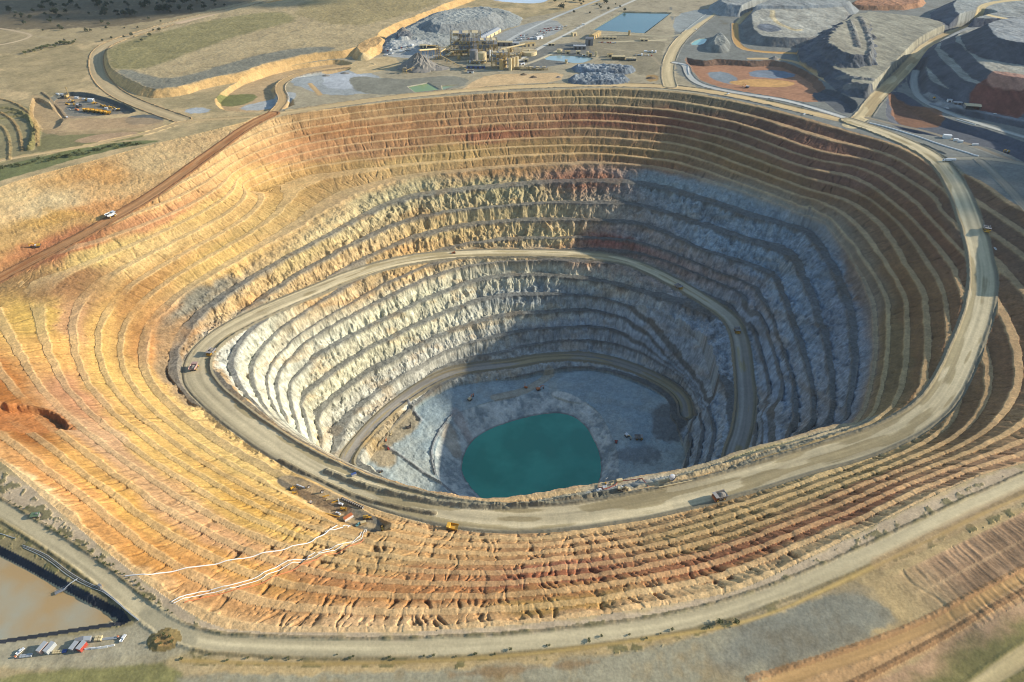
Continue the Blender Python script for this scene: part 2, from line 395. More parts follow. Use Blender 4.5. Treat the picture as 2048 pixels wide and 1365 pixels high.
def zone(pts, c, z=0.0, edge=2.0, wob=3.0, k=1.0, lab=None, only=None, sm=1, tex=0.0):
    """paint a traced area"""
    P = smooth_line(line(pts, z), sm, True)
    sl, d = sdf(P, 12.0)
    d = d + N20[sl]*wob + N6[sl]*wob*.5
    a = (1-sstep(-edge, edge, d))*k
    if only is not None: a = a*only[sl]
    if tex: a = np.clip(a*(1+N20[sl]*tex*2+N6[sl]*tex), 0, 1)
    COL[sl] = COL[sl]*(1-a[..., None])+alb(c)*a[..., None]
    if lab is not None: LAB[sl][(a > .5)] = lab
def hill(pts, zt, slope, ctop=None, cslope=None, lab=5, wob=2.0, base=0.0, sm=1, rough=1.0, tilt=None):
    P = smooth_line(line(pts, zt), sm, True)
    M = abs(zt-base)/slope+15
    sl, d = sdf(P, M)
    dn = d+N20[sl]*wob*1.5
    zz = zt - np.maximum(dn, 0)*slope
    if tilt: 
        zz = zz + (X[sl]-P[:,0].mean())*tilt[0]+(Y[sl]-P[:,1].mean())*tilt[1]
    zz = zz + (N20[sl]*1.2+N6[sl]*.6)*rough
    m = (zz > Z[sl]) & (d < M-1) & ~pitm[sl]
    Z[sl][m] = zz[m]
    if ctop is not None: mm = m & (dn <= 0); COL[sl][mm] = alb(ctop)
    if cslope is not None: mm = m & (dn > 0); COL[sl][mm] = alb(cslope)
    if lab is not None: LAB[sl][m] = lab
def hollow(pts, zb, slope, cbot=None, cslope=None, lab=0, wob=1.0, top=0.0, sm=1, traced_top=True):
    P = smooth_line(line(pts, top), sm, True)
    sl, d = sdf(P, abs(zb-top)/slope+8.0)
    dn = d+N20[sl]*wob
    ins = dn < 0
    zz = np.maximum(zb, Z[sl]+dn*slope)
    m = ins & (zz < Z[sl])
    bot = ins & (zz <= zb+.01)
    Z[sl][m] = zz[m]
    if cslope is not None: COL[sl][m] = alb(cslope)
    if cbot is not None: COL[sl][bot] = alb(cbot)
    if lab is not None: LAB[sl][m] = lab
def windrow(pts, h=1.2, w=2.2, z=0.0, c=None, terrain=True):
    P = smooth_line(line(pts, z), 1)
    sl, d = sdf(P, w*2.5, closed=False)
    b = np.clip(1-d/w, 0, 1)*(1+N6[sl]*.8)
    Z[sl] += b*h
    if c is not None: a = (b > .15)[..., None]*.8; COL[sl] = COL[sl]*(1-a)+alb(c)*a
def road(pts, hw, c, z=0.0, wind=0.9, wc=None, lab=4, c2=None, sm=2, flat=True, lanes=True, zadd=0.0, k=1.0, world=None):
    P = smooth_line(line(pts, z), sm) if world is None else world
    R = hw+14
    sl = bbox_idx(P, R)
    x = X[sl]; y = Y[sl]
    D, s, zr, g = dist_line(x, y, P, R, want=True)
    e = D+N20[sl]*1.2
    m = e < hw
    if flat:
        tt = sstep(hw+8, hw, D)
        near = D < hw+8
        Z[sl][near] = (Z[sl]*(1-tt)+(zr+zadd)*tt)[near]
    if wind: 
        b = np.clip(1-np.abs(D-hw-1.0)/1.9, 0, 1)*(1+N6[sl]*1.0)
        Z[sl] += b*wind
        if wc is not None: a = (b > .2)[..., None]*.7; COL[sl] = COL[sl]*(1-a)+alb(wc)*a
    cc = np.array(alb(c)); v = 1.0
    q = D*g
    if lanes:
        st = (vn(q/2.2, s/70, 31)-.5)*.30+(vn(q/5.0, s/140, 32)-.5)*.34+(vn(q/1.2, s/30, 33)-.5)*.12
        st = st + .10*np.cos(q/hw*math.pi)
        v = 1+st
    colr = cc*np.asarray(v)[..., None] if lanes else np.broadcast_to(cc, x.shape+(3,))
    if c2 is not None:
        p = sstep(.52, .6, vn(q/9+5, s/55, 35)+.2*(vn(q/3, s/25, 36)-.5))
        colr = colr*(1-p[..., None])+alb(c2)*(p*np.asarray(v))[..., None]
    a = sstep(hw+1.0, hw-1.5, e)*k
    COL[sl] = COL[sl]*(1-a[..., None])+colr*a[..., None]
    if lab is not None: LAB[sl][m] = lab
    return P

outf = out_m.astype(np.float32)
# broad ground colours (soil and sparse grass), by distance and side
gb = alb((170,152,108))*np.ones_like(COL)
GR = np.clip(.5+N60*.9+N20*.7, 0, 1)[..., None]
gb = alb((200,172,124))*GR+alb((172,154,110))*(1-GR)
COL[out_m] = gb[out_m]
# the mine yard beyond the pit
zone([(540,236),(560,170),(620,120),(700,105),(770,95),(800,60),(1000,60),(1040,38),(1120,25),(1260,-10),(1700,-20),(1700,250),(1400,200),(1100,190),(700,225)], (172,158,126), wob=8, only=outf)
zone([(1340,0),(1345,60),(1440,20),(1640,-10),(2100,-40),(2300,400),(2100,520),(1960,345),(1700,262),(1350,180),(1350,60)], (130,130,118), wob=8, only=outf)
zone([(0,925),(150,1050),(250,1135),(350,1210),(430,1257),(700,1268),(1000,1256),(1300,1219),(1475,1186),(1952,957),(2048,930),(2048,985),(1800,1085),(1560,1185),(1300,1262),(900,1296),(400,1290),(290,1240),(100,1085),(0,1010)], (200,176,140), wob=5, only=outf)
zone([(-300,925),(0,1010),(100,1085),(290,1240),(380,1310),(0,1345),(-400,1345)], (150,135,95), wob=5)
zone([(330,1320),(900,1325),(1300,1285),(1560,1205),(1800,1105),(2048,1010),(2300,900),(2300,1600),(300,1600)], (190,162,112), wob=5)
# dry grass tufts on the verges
tuft = sstep(.06, .30, N6+N20*.6)
verge = np.zeros_like(X)
for pts in ([(0,935),(150,1062),(250,1145),(350,1222),(430,1266),(700,1278),(1000,1266),(1300,1230),(1475,1197),(1700,1085),(1952,968),(2060,935),(2060,985),(1800,1088),(1560,1180),(1300,1252),(900,1285),(400,1277),(290,1226),(100,1072),(0,1000)],
            [(380,1305),(900,1318),(1300,1278),(1560,1198),(1800,1100),(2060,1000),(2060,1020),(1800,1120),(1560,1222),(1300,1300),(900,1338),(380,1330)],
            [(-20,1040),(120,1110),(285,1245),(240,1260),(100,1140),(-20,1085)]):
    P = line(pts); sl, d = sdf(P, 6); verge[sl] = np.maximum(verge[sl], (d < 0)*1.0)
a = (verge*tuft)[..., None]*.8
COL[:] = COL*(1-a)+alb((104,100,62))*a
Z += verge*tuft*.5
# ---- top left: grass, tracks, wooded country
zone([(-200,0),(560,-10),(420,40),(250,75),(130,90),(0,110),(-200,140)], (172,152,110), wob=10)
zone([(-300,60),(170,60),(330,40),(600,-20),(200,-60),(-300,-40)], (120,106,78), wob=14, edge=8)
zone([(0,100),(150,88),(172,110),(180,160),(90,190),(0,175)], (170,150,106), wob=8, k=.7)
zone([(-40,215),(40,205),(95,240),(110,300),(60,330),(-40,335)], (148,136,96), wob=4)
road([(-80,50),(0,57),(40,64),(70,72),(20,88),(-60,98)], 5, (205,180,140), wind=0)
road([(70,72),(110,78),(160,80)], 3, (180,160,120), wind=0)
# raised grassed dump
hill([(214,95),(214,118),(226,142),(262,160),(300,178),(352,176),(400,160),(470,148),(560,118),(640,104),(700,100),(745,78),(770,55),(840,28),(905,2),(1000,-30),(700,-40),(560,-5),(420,32),(300,66)], 11, .55, (184,162,118), (210,170,110), lab=7, rough=.6)
zone([(214,95),(214,118),(226,142),(300,138),(420,90),(520,60),(600,40),(560,20),(420,40),(300,70)], (134,128,76), z=11, wob=8, edge=12, k=.7)
zone([(225,142),(262,160),(300,178),(352,176),(420,155),(470,148),(560,118),(640,104),(680,98),(640,92),(540,104),(440,132),(380,150),(330,158),(290,150),(260,138)], (132,130,112), z=11, wob=6, edge=6, k=.9)
zone([(560,20),(700,60),(840,20),(900,0),(700,-20)], (150,134,84), z=11, wob=8, edge=10, k=.6)
road([(545,-5),(470,18),(400,32),(340,48),(280,66),(230,82),(198,98),(190,125),(200,160),(235,190),(285,212),(330,228),(365,240)], 13, (192,168,124), wc=(140,105,70), wind=1.3)
road([(640,-12),(540,12),(440,28),(360,46)], 12, (222,190,150), wind=0, k=.8)
hollow([(430,195),(470,165),(540,140),(620,125),(680,118),(712,128),(690,145),(560,160),(545,178),(600,205),(560,222),(470,226),(432,214)], -7, .8, (196,165,118), (208,170,112), wob=3)
zone([(430,200),(470,188),(520,190),(500,208),(450,216)], (130,128,76), z=-7)
zone([(470,215),(540,200),(590,190),(600,204),(560,215),(500,224)], (178,178,168), z=-7, wob=5)
zone([(360,222),(400,213),(425,222),(390,230)], (176,178,172), wob=4)
zone([(575,160),(620,145),(700,138),(760,150),(790,180),(720,190),(640,190),(600,175)], (166,168,160), wob=6)
zone([(640,150),(720,145),(770,165),(700,180),(650,175)], (196,198,196), wob=8, k=.7)
zone([(120,1000),(121,1000),(121,1001)], (0,0,0)) if False else None
road([(545,228),(570,200),(556,176),(572,158),(620,142),(700,132),(740,130)], 8, (208,172,118), wc=(120,105,85), wind=1.2)
road([(620,168),(640,190)], 5, (208,172,118), wind=0)
# tan heaps left of the plant
hill([(712,92),(735,78),(760,72),(765,84),(735,100),(722,108)], 12, .7, (214,172,112), (214,172,112), lab=5)
# tailings heap and grey stockpiled ground
hill([(785,74),(840,44),(890,18),(985,12),(1030,32),(960,52),(890,72),(830,86),(775,90)], 12, .35, (150,152,142), (140,143,136), lab=6, rough=2.0)
hill([(860,38),(905,22),(975,18),(990,30),(920,46),(868,52)], 24, .5, (160,162,152), (138,140,134), lab=6, rough=2.0)
hill([(794,66),(806,60),(822,64),(818,74),(798,76)], 17, .9, (110,112,110), (96,98,98), lab=6, rough=3)
zone([(980,0),(1105,-6),(1085,8),(1000,4)], (176,178,178), wob=2)
# equipment yard and old benches on the left
hollow([(96,198),(112,188),(150,182),(200,190),(262,214),(278,226),(200,232),(130,240),(108,225)], -7, 1.3, (172,150,118), (98,100,92), wob=2)
zone([(150,200),(230,212),(262,226),(140,236),(125,220)], (140,134,116), z=-7, wob=3)
hollow([(60,196),(82,196),(110,215),(128,240),(118,256),(80,262),(60,256)], -5, 1.2, (180,154,112), (146,120,78), wob=2)
zone([(130,240),(240,236),(330,232),(300,256),(200,258),(135,262)], (196,160,118), wob=5, k=.8)
zone([(250,234),(300,228),(335,240),(300,250),(255,250)], (104,106,98), wob=3)
zone([(75,275),(150,262),(230,262),(300,262),(280,278),(200,288),(100,300),(72,305)], (136,128,84), wob=3)
zone([(140,282),(200,268),(290,262),(250,278),(180,288)], (196,160,122), wob=3, k=.8)
zone([(-20,340),(60,318),(130,304),(200,290),(290,280),(330,282),(240,296),(130,325),(60,345),(-30,372)], (120,122,76), wob=3)
road([(545,232),(480,236),(420,240),(365,244),(330,256),(290,268),(220,282),(150,298),(70,310),(20,318),(-40,332)], 6, (206,176,126), wind=1.0)
road([(545,230),(620,219),(700,207),(800,194),(900,184),(1000,177),(1100,172),(1200,170),(1320,172),(1420,183),(1520,202),(1620,226),(1700,244)], 11, (212,182,130), wind=1.3, wc=(130,120,100))
# terraces at the far left
for yy in (0, 1, 2):
    o = yy*26
    windrow([(-40+o*.2, 222+o*.4), (30+o*.5, 214+o*.3), (70+o*.2, 250+o*.2), (60, 300)], 2.2, 6, c=(120,112,70))
for L_, c_ in (([(-10,196),(30,206),(62,228),(76,258),(76,292)], (150,124,80)), ([(-10,222),(18,234),(38,260),(44,302)], (146,120,78)), ([(-10,246),(10,258),(20,290),(18,320)], (150,128,84)), ([(84,186),(112,206),(134,238)], (120,104,78))): windrow(L_, 1.7, 4, c=c_)
zone([(58,192),(80,190),(108,208),(130,238),(122,262),(86,270),(70,240)], (188,158,112), wob=5, k=.7)
zone([(100,240),(200,236),(330,236),(320,262),(200,268),(96,272)], (184,154,112), wob=6, k=.7)
# ---- plant yard
zone([(770,100),(800,88),(850,92),(900,100),(880,118),(800,116),(770,112)], (176,176,166), wob=3)
zone([(1060,45),(1110,38),(1130,55),(1100,75),(1010,90),(960,90),(990,70)], (160,160,150), wob=4)
zone([(1040,100),(1180,80),(1200,110),(1130,130),(1040,140)], (124,122,110), wob=4)
zone([(700,150),(800,160),(860,155),(900,150),(940,160),(930,175),(830,188),(740,190),(700,175)], (142,138,118), wob=5)
zone([(935,170),(960,155),(1000,148),(1060,148),(1130,145),(1120,165),(1000,170),(920,182)], (212,178,128), wob=4)
zone([(700,120),(790,112),(800,130),(760,145),(700,150)], (205,178,128), wob=4)
zone([(1180,70),(1330,70),(1325,150),(1260,150),(1240,120),(1180,110)], (150,138,108), wob=5)
road([(1700,-40),(1540,-15),(1445,14),(1400,45),(1355,85),(1338,120),(1334,150),(1340,172)], 12, (206,184,138), wind=1.0, wc=(120,115,100))
road([(1270,0),(1200,32),(1150,60),(1090,90),(1030,126),(1000,142)], 5, (206,200,180), wind=0)
road([(1225,-10),(1120,30),(1050,62),(1010,85)], 5, (190,190,178), wind=0)
road([(800,140),(900,138),(990,144),(1060,128),(1120,100)], 5, (196,182,148), wind=0)
road([(1180,72),(1240,68),(1330,74),(1360,70)], 5, (188,176,140), wind=0)
road([(1330,80),(1280,82),(1230,84),(1200,86)], 5, (206,190,150), wind=0)
road([(1210,98),(1300,108),(1320,130)], 4, (176,160,126), wind=0)
hill([(1262,130),(1262,131),(1150,127),(1160,138),(1245,140),(1262,136)], 8, .8, (138,144,144), (118,126,130), lab=5, wob=6, rough=4)
hill([(1142,152),(1170,146),(1240,146),(1255,156),(1230,160),(1150,160)], 7, .8, (140,147,148), (116,124,128), lab=5, wob=6, rough=4)
zone([(1290,150),(1315,150),(1318,162),(1295,165)], (176,142,88), wob=2)
# ---- dumps and hollows top right
zone([(1344,62),(1350,30),(1400,18),(1440,20),(1400,45),(1365,66)], (150,154,146), wob=2)
hill([(1500,28),(1512,70),(1560,76),(1630,76),(1665,58),(1700,30),(1680,8),(1560,12),(1520,18)], 16, .75, (166,162,144), (118,118,112), lab=5, rough=.8)
zone([(1512,48),(1545,48),(1570,62),(1522,64)], (108,114,118), z=16, wob=3)
road([(1545,22),(1545,42),(1590,62),(1600,60)], 7, (196,178,136), z=16, wind=0, flat=False, lab=None)
hill([(1700,0),(1560,-12),(1450,-10),(1440,8),(1500,12),(1600,12),(1690,8)], 22, .7, (150,152,144), (140,144,140), lab=5, rough=1)
road([(1475,48),(1490,30),(1530,14),(1556,12)], 8, (206,180,128), wind=0)
road([(1470,48),(1472,95),(1520,105),(1620,108),(1690,120)], 8, (208,162,96), wind=.6)
hill([(1442,62),(1432,72),(1425,88),(1445,92),(1452,80)], 13, .9, (132,134,124), (126,128,120), lab=5, rough=2)
hollow([(1365,112),(1395,122),(1440,118),(1500,122),(1560,120),(1600,135),(1650,165),(1660,205),(1600,205),(1500,186),(1420,170),(1388,152)], -9, .75, (172,126,92), (122,96,76), wob=5)
zone([(1410,145),(1450,142),(1480,160),(1470,172),(1425,160)], (132,140,140), z=-9, wob=4)
zone([(1498,142),(1560,140),(1600,152),(1560,158),(1500,155)], (128,138,144), z=-9, wob=4)
zone([(1450,165),(1500,158),(1560,160),(1600,168),(1560,176),(1480,172)], (208,160,96), z=-9, wob=3)
road([(1500,118),(1560,118),(1605,128),(1640,155),(1680,176),(1735,182)], 7, (208,176,124), wind=.6)
road([(1350,126),(1372,130),(1376,150),(1395,168),(1440,180),(1500,190),(1570,200),(1640,220),(1690,236)], 7, (196,194,180), wind=1.0, wc=(90,92,90))
# big dark tip between the pond roads and the haul road
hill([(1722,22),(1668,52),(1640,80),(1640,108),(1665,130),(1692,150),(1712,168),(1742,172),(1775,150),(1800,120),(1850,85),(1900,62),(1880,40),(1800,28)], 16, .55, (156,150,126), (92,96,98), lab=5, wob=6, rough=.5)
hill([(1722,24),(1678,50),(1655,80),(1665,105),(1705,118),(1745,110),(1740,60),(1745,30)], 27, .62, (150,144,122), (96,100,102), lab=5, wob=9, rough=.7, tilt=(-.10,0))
hill([(1740,-8),(1700,6),(1730,12),(1830,10),(1850,-6)], 10, .8, (166,120,86), (172,128,92), lab=5, rough=1.5)
hollow([(1620,175),(1660,178),(1690,190),(1716,205),(1712,226),(1680,228),(1650,205)], -8, .9, (96,100,100), (86,90,92), wob=2)
for L_ in ([(1722,28),(1735,60),(1744,95),(1736,120)], [(1700,40),(1708,70),(1714,100)], [(1684,140),(1715,148),(1745,150)], [(1700,156),(1725,161),(1750,163)]): windrow(L_, 4, 9, z=25, c=(118,118,112))
# haul road to the tip head
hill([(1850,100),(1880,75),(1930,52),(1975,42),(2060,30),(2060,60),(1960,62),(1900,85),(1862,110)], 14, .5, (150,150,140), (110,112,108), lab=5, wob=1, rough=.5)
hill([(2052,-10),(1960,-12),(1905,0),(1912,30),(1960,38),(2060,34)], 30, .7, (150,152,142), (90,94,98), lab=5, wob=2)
road([(2060,-2),(1990,4),(1960,14),(1965,28),(2010,38),(2060,42)], 9, (222,196,140), z=30, wind=0)
# terraced waste dump rising to the right: each bench traced at its own level
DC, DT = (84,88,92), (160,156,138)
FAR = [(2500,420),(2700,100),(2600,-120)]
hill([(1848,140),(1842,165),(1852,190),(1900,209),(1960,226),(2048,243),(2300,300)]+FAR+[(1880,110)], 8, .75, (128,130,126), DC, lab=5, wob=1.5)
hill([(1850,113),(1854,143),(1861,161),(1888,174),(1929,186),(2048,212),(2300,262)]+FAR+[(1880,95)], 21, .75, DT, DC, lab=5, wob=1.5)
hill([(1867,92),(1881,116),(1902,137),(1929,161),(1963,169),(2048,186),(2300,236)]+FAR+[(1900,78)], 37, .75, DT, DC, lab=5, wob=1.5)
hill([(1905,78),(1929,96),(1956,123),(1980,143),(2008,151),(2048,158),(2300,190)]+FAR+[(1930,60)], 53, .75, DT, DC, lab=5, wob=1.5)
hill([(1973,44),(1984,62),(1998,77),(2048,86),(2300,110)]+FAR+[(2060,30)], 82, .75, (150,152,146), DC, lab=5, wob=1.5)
zone([(1935,183),(1965,170),(2060,186),(2060,215),(1990,205)], (120,72,56), z=30, wob=2, k=.9)
zone([(1965,165),(1985,160),(2060,172),(2060,186),(1990,176)], (168,126,104), z=37, wob=2, k=.9)
road([(1700,252),(1728,232),(1745,205),(1770,180),(1800,150),(1825,122),(1850,95),(1885,75),(1925,58),(1965,48)], 13, (212,190,142), wind=1.2, c2=(190,165,118), wc=(110,108,96))
road([(1832,142),(1826,160),(1830,185),(1850,205),(1900,228),(1960,248),(2060,278),(2200,320)], 7, (184,182,166), wind=.8)
road([(1868,200),(1920,214),(1980,228),(2060,244)], 6, (140,142,140), z=8, wind=0, flat=False, lab=None)
hollow([(1775,188),(1800,182),(1830,200),(1880,235),(1990,262),(2090,300),(2090,345),(2000,300),(1900,278),(1800,262),(1770,235)], -9, .5, (90,94,98), (84,88,94), wob=3)
zone([(1772,195),(1790,195),(1830,218),(1880,228),(1890,250),(1840,256),(1790,245)], (140,98,66), z=-7, wob=4, k=.9)
road([(1735,236),(1800,252),(1850,262),(1900,278),(1950,292),(2000,312),(2060,335)], 5, (150,138,114), z=-1, wind=0)
road([(1902,318),(1950,317),(2000,320),(2060,332)], 6, (164,156,132), wind=.8)
road([(1960,322),(1985,345),(2020,380),(2060,425),(2150,520)], 7, (158,150,128), wind=1.0)
windrow([(1715,252),(1760,262),(1850,290),(1890,308)], 1.5, 3, c=(100,98,88))
# ---- bottom strip
road([(-200,900),(-30,1000),(60,1055),(130,1100),(200,1150),(265,1205),(330,1255),(400,1283),(500,1292),(700,1298),(900,1294),(1100,1280),(1300,1255),(1430,1228),(1560,1185),(1700,1125),(1800,1078),(1900,1030),(2000,985),(2100,940),(2250,850)], 5.4, (204,186,144), wind=.9, wc=(120,108,76))
zone([(-100,1320),(0,1316),(120,1305),(210,1295),(260,1265),(285,1225),(300,1200),(345,1235),(400,1275),(380,1300),(330,1318),(250,1335),(0,1345)], (182,168,132), wob=3)
zone([(-60,1285),(60,1278),(180,1268),(280,1250),(340,1262),(370,1285),(250,1320),(-60,1330)], (176,164,132), wob=2)
hill([(302,1280),(311,1270),(330,1265),(346,1270),(348,1283),(334,1292),(310,1291)], 1.4, .4, (186,146,92), (140,120,76), lab=0, wob=2.5)
zone([(312,1272),(330,1267),(344,1274),(338,1286),(322,1288)], (120,104,64), z=1.4, wob=5, k=.8)
zone([(-20,1348),(200,1338),(360,1330),(370,1400),(-20,1400)], (150,142,88), wob=3)
zone([(360,1345),(700,1345),(1000,1335),(1300,1300),(1460,1250),(1600,1205),(1700,1185),(1770,1210),(1790,1245),(1700,1290),(1560,1330),(1500,1400),(350,1400)], (162,152,122), wob=6, tex=.5)
zone([(1420,1330),(1450,1262),(1520,1225),(1600,1196),(1690,1180),(1755,1198),(1782,1235),(1740,1265),(1640,1305),(1540,1335)], (132,130,114), wob=9, edge=8, k=.7)
zone([(900,1345),(1200,1320),(1200,1330),(900,1356)], (150,110,66), wob=4, k=.5)
road([(365,1322),(600,1330),(900,1322),(1100,1305),(1300,1278),(1450,1255),(1560,1222),(1650,1180),(1760,1128),(1860,1080),(1960,1030),(2080,978)], 1.6, (190,158,94), wind=0, z=-.8, k=.85)
road([(1760,1126),(1860,1078),(1960,1028),(2080,972)], 6, (198,160,112), wind=0, k=.35, flat=False, lab=None)
# rilled embankment bottom right: three low lifts rising away from the drain
def bank(toe, width, step, n, c, cb, end=None):
    P = smooth_line(line(toe, 0), 1); sl = bbox_idx(P, width+40)
    D, s, zr, g = dist_line(X[sl], Y[sl], P, width+40, want=True)
    far = P[:, :2]+np.array([0., -420.]); side = inside_poly(X[sl], Y[sl], np.vstack([P[:, :2], far[::-1]]))
    L = s.max(); taper = sstep(0, 60, s)
    u_ = np.clip(D/width, 0, 1)*n; k = np.floor(np.minimum(u_, n-.001)); f = u_-k
    rl = (vn(s/2.3+.35*D/4, D/26, 61)-.5)+.6*(vn(s/1.2+.35*D/4, D/14, 62)-.5)
    cut = sstep(.8, .95, vn(s/7+np.sin(D/6)*.35+5, D/60, 63))*sstep(width, width*.8, D)
    lift = (k+sstep(.16, 1, f))*step+rl*.45*sstep(0, .15, f)-cut*1.2
    m = side & (D < width+39)
    Z[sl] += np.where(m, np.where(D < width, lift, n*step*sstep(width+38, width+4, D))*taper, 0)
    a = (m & (D < width))*sstep(0, 1.5, D)*taper
    cc = alb(c)*(1+rl*.28+N20[sl]*.25-cut*.3)[..., None]; bb = sstep(.16, .08, f)[..., None]; cc = cc*(1-bb)+alb(cb)*bb
    COL[sl] = COL[sl]*(1-a[..., None])+cc*a[..., None]; LAB[sl][a > .5] = 5
bank([(1748,1168),(2350,874)], 52, 2.0, 3, (168,134,98), (190,154,112))
zone([(1440,1400),(1500,1362),(1600,1325),(1720,1285),(1840,1240),(1940,1190),(2048,1138),(2300,1020),(2300,1100),(2048,1205),(1930,1262),(1820,1320),(1740,1370),(1700,1400)], (204,160,108), z=3, wob=3, k=.95)
road([(1480,1385),(1620,1335),(1760,1288),(1880,1236),(2000,1178),(2100,1128),(2300,1030)], 4, (206,162,104), z=5, wind=.3, flat=False)
windrow([(1500,1352),(1640,1312),(1760,1272),(1860,1232),(1960,1180),(2060,1130)], .6, 2.5, z=4, c=(178,134,88))
windrow([(1620,1400),(1740,1345),(1860,1282),(1960,1228),(2060,1176)], .8, 2.5, z=5, c=(150,112,74))
zone([(1700,1400),(1760,1352),(1850,1305),(1940,1256),(2048,1200),(2300,1090),(2300,1500),(1640,1500)], (190,150,112), z=6, wob=4, k=.85)
zone([(1800,1372),(1860,1328),(1930,1290),(2048,1222),(2200,1145),(2200,1400),(1800,1400)], (132,122,74), z=7, wob=8, edge=8)
road([(1920,1400),(1990,1345),(2060,1300),(2150,1240)], 5, (206,182,130), z=7, wind=.5, flat=False)
# ---- lined pond, bottom left
POND = [(-330,905),(-40,1072),(60,1122),(170,1182),(248,1222),(262,1242),(240,1252),(205,1256),(0,1288),(-300,1330)]
hollow(POND, -6, .6, (176,150,104), (58,60,64), lab=8, wob=0, sm=0)
# ponds of the plant
hollow([(1183,60),(1244,23),(1344,25),(1290,67)], -4, .8, (96,120,110), (120,120,100), lab=8, wob=0, sm=0)
hollow([(1082,119),(1103,108),(1175,113),(1190,118),(1158,128),(1127,123)], -3, .8, (120,130,120), (140,135,112), lab=8, wob=.5)
hollow([(814,173),(856,165),(881,179),(830,185)], -3, .8, (110,120,60), (176,168,140), lab=8, wob=.3, sm=0)
hollow([(882,171),(918,169),(884,180)], -3, .8, (110,120,60), (160,150,120), lab=8, wob=.3, sm=0)
hollow([(1376,90),(1394,77),(1418,75),(1408,90)], -3, .8, (110,140,130), (150,146,130), lab=8, wob=.3)
hollow([(985,2),(1000,-14),(1110,-14),(1095,4),(1060,8)], -2, .5, (170,174,174), (176,172,158), lab=8, wob=1)
print('ground', time.time()-T0)

# ------------------------------------------------------------------ pit: shelf, ramps, floor, lake bowl
zone([(640,945),(700,972),(760,990),(870,1005),(990,1001),(1060,991),(1150,975),(1250,956),(1340,945),(1430,920),(1500,894),(1560,882),(1620,866),(1700,847),(1760,850),(1700,880),(1500,938),(1400,966),(1200,1006),(1000,1018),(850,1000),(700,948),(600,900),(590,915)], (160,152,126), z=-82, wob=3)
zone([(870,1005),(990,1000),(1060,991),(1150,975),(1180,985),(1060,1005),(960,1014),(880,1012)], (190,150,96), z=-82, wob=3, k=.8)
zone([(1180,975),(1340,946),(1360,958),(1240,990),(1160,1000)], (158,158,146), z=-82, wob=2)
zone([(1450,915),(1560,885),(1620,870),(1600,885),(1480,925)], (176,164,112), z=-82, wob=4, k=.7)
def ramp(P, hw, c, c2, cw, inner_wind=2.0, zoff=0.0, reach=60.0, wet=.55, flip=1, dark=None):
    sl = bbox_idx(P, reach)
    D, s, zr, g = dist_line(X[sl], Y[sl], P, reach, want=True)
    near = D < reach-1
    g = g*flip
    z = Z[sl]
    w = hw+N60[sl]*1.6-(2.5*sstep(1900, 2300, s)+2.5*sstep(3150, 3400, s) if dark else 0)
    inner = (g < 0)
    # inner side: never above the ramp, never a sheer drop at its edge
    a = near & inner & (D > w)
    k = np.minimum(z, zr); k = np.maximum(k, zr-(D-w)*1.35-.3)
    z = np.where(a, k, z)
    b = near & ~inner & (D > w)
    k = np.maximum(z, zr-np.maximum(D-w-4, 0)*.12); k = np.minimum(k, zr+(D-w)*1.5+.3)
    z = np.where(b, k, z)
    m = D <= w
    z = np.where(m, zr+zoff+N20[sl]*.25, z)
    e = np.clip(1-np.abs(D-w+2.2)/2.6, 0, 1)*(1+.7*N6[sl])
    z = z + e*np.where(inner, inner_wind, .7)*near
    Z[sl] = z
    q = D*g
    st = (vn(q/2.4, s/90, 41)-.5)*.24+(vn(q/5.5, s/160, 42)-.5)*.30+(vn(q/1.2, s/40, 43)-.5)*.10
    st = st*1.7+.12*np.exp(-((q-5)/3.5)**2)+.12*np.exp(-((q+7)/3.5)**2)
    cc = alb(c)*(1+st)[..., None]
    if dark:
        dk = sstep(2300, 2750, s)[..., None]; cc = cc*(1-dk)+alb(dark)*(1+st)[..., None]*dk
    p = sstep(wet-.04, wet+.06, vn(q/4.5+3, s/38, 45)*.72+.3*vn(q/20, s/300, 46)+.14*(vn(q/1.5, s/14, 47)-.5)+.14*sstep(-2, 10, -q))
    cc = cc*(1-p[..., None]*.85)+(alb(c2)*(1+st)[..., None])*p[..., None]*.85
    ew = sstep(w-5.5, w-3.0, D)
    cc = cc*(1-ew[..., None])+alb(cw)*ew[..., None]
    mm = D <= w+.6
    COL[sl][mm] = cc[mm]
    LAB[sl][mm] = 2
ramp(SPIRAL, HW1-2.5, (208,190,148), (168,150,108), (140,130,104), wet=.62, dark=(160,152,136))
ramp(ORANGE, 12, (200,146,94), (186,124,74), (150,108,70), inner_wind=1.2, flip=-1, reach=24)
# median windrow on the near stretch, tan heaps inside the shelf
windrow([(560,918),(640,962),(720,1000),(800,1022),(870,1036)], 1.8, 3, z=-88, c=(110,100,78))
windrow([(650,932),(720,962),(800,985),(900,1008),(1000,1016),(1060,1014),(1120,1006),(1250,986)], 3.0, 4.5, z=-80, c=(128,122,100))
windrow([(1325,968),(1390,950),(1460,930),(1540,905),(1620,885)], 2.6, 4, z=-74, c=(128,122,100))
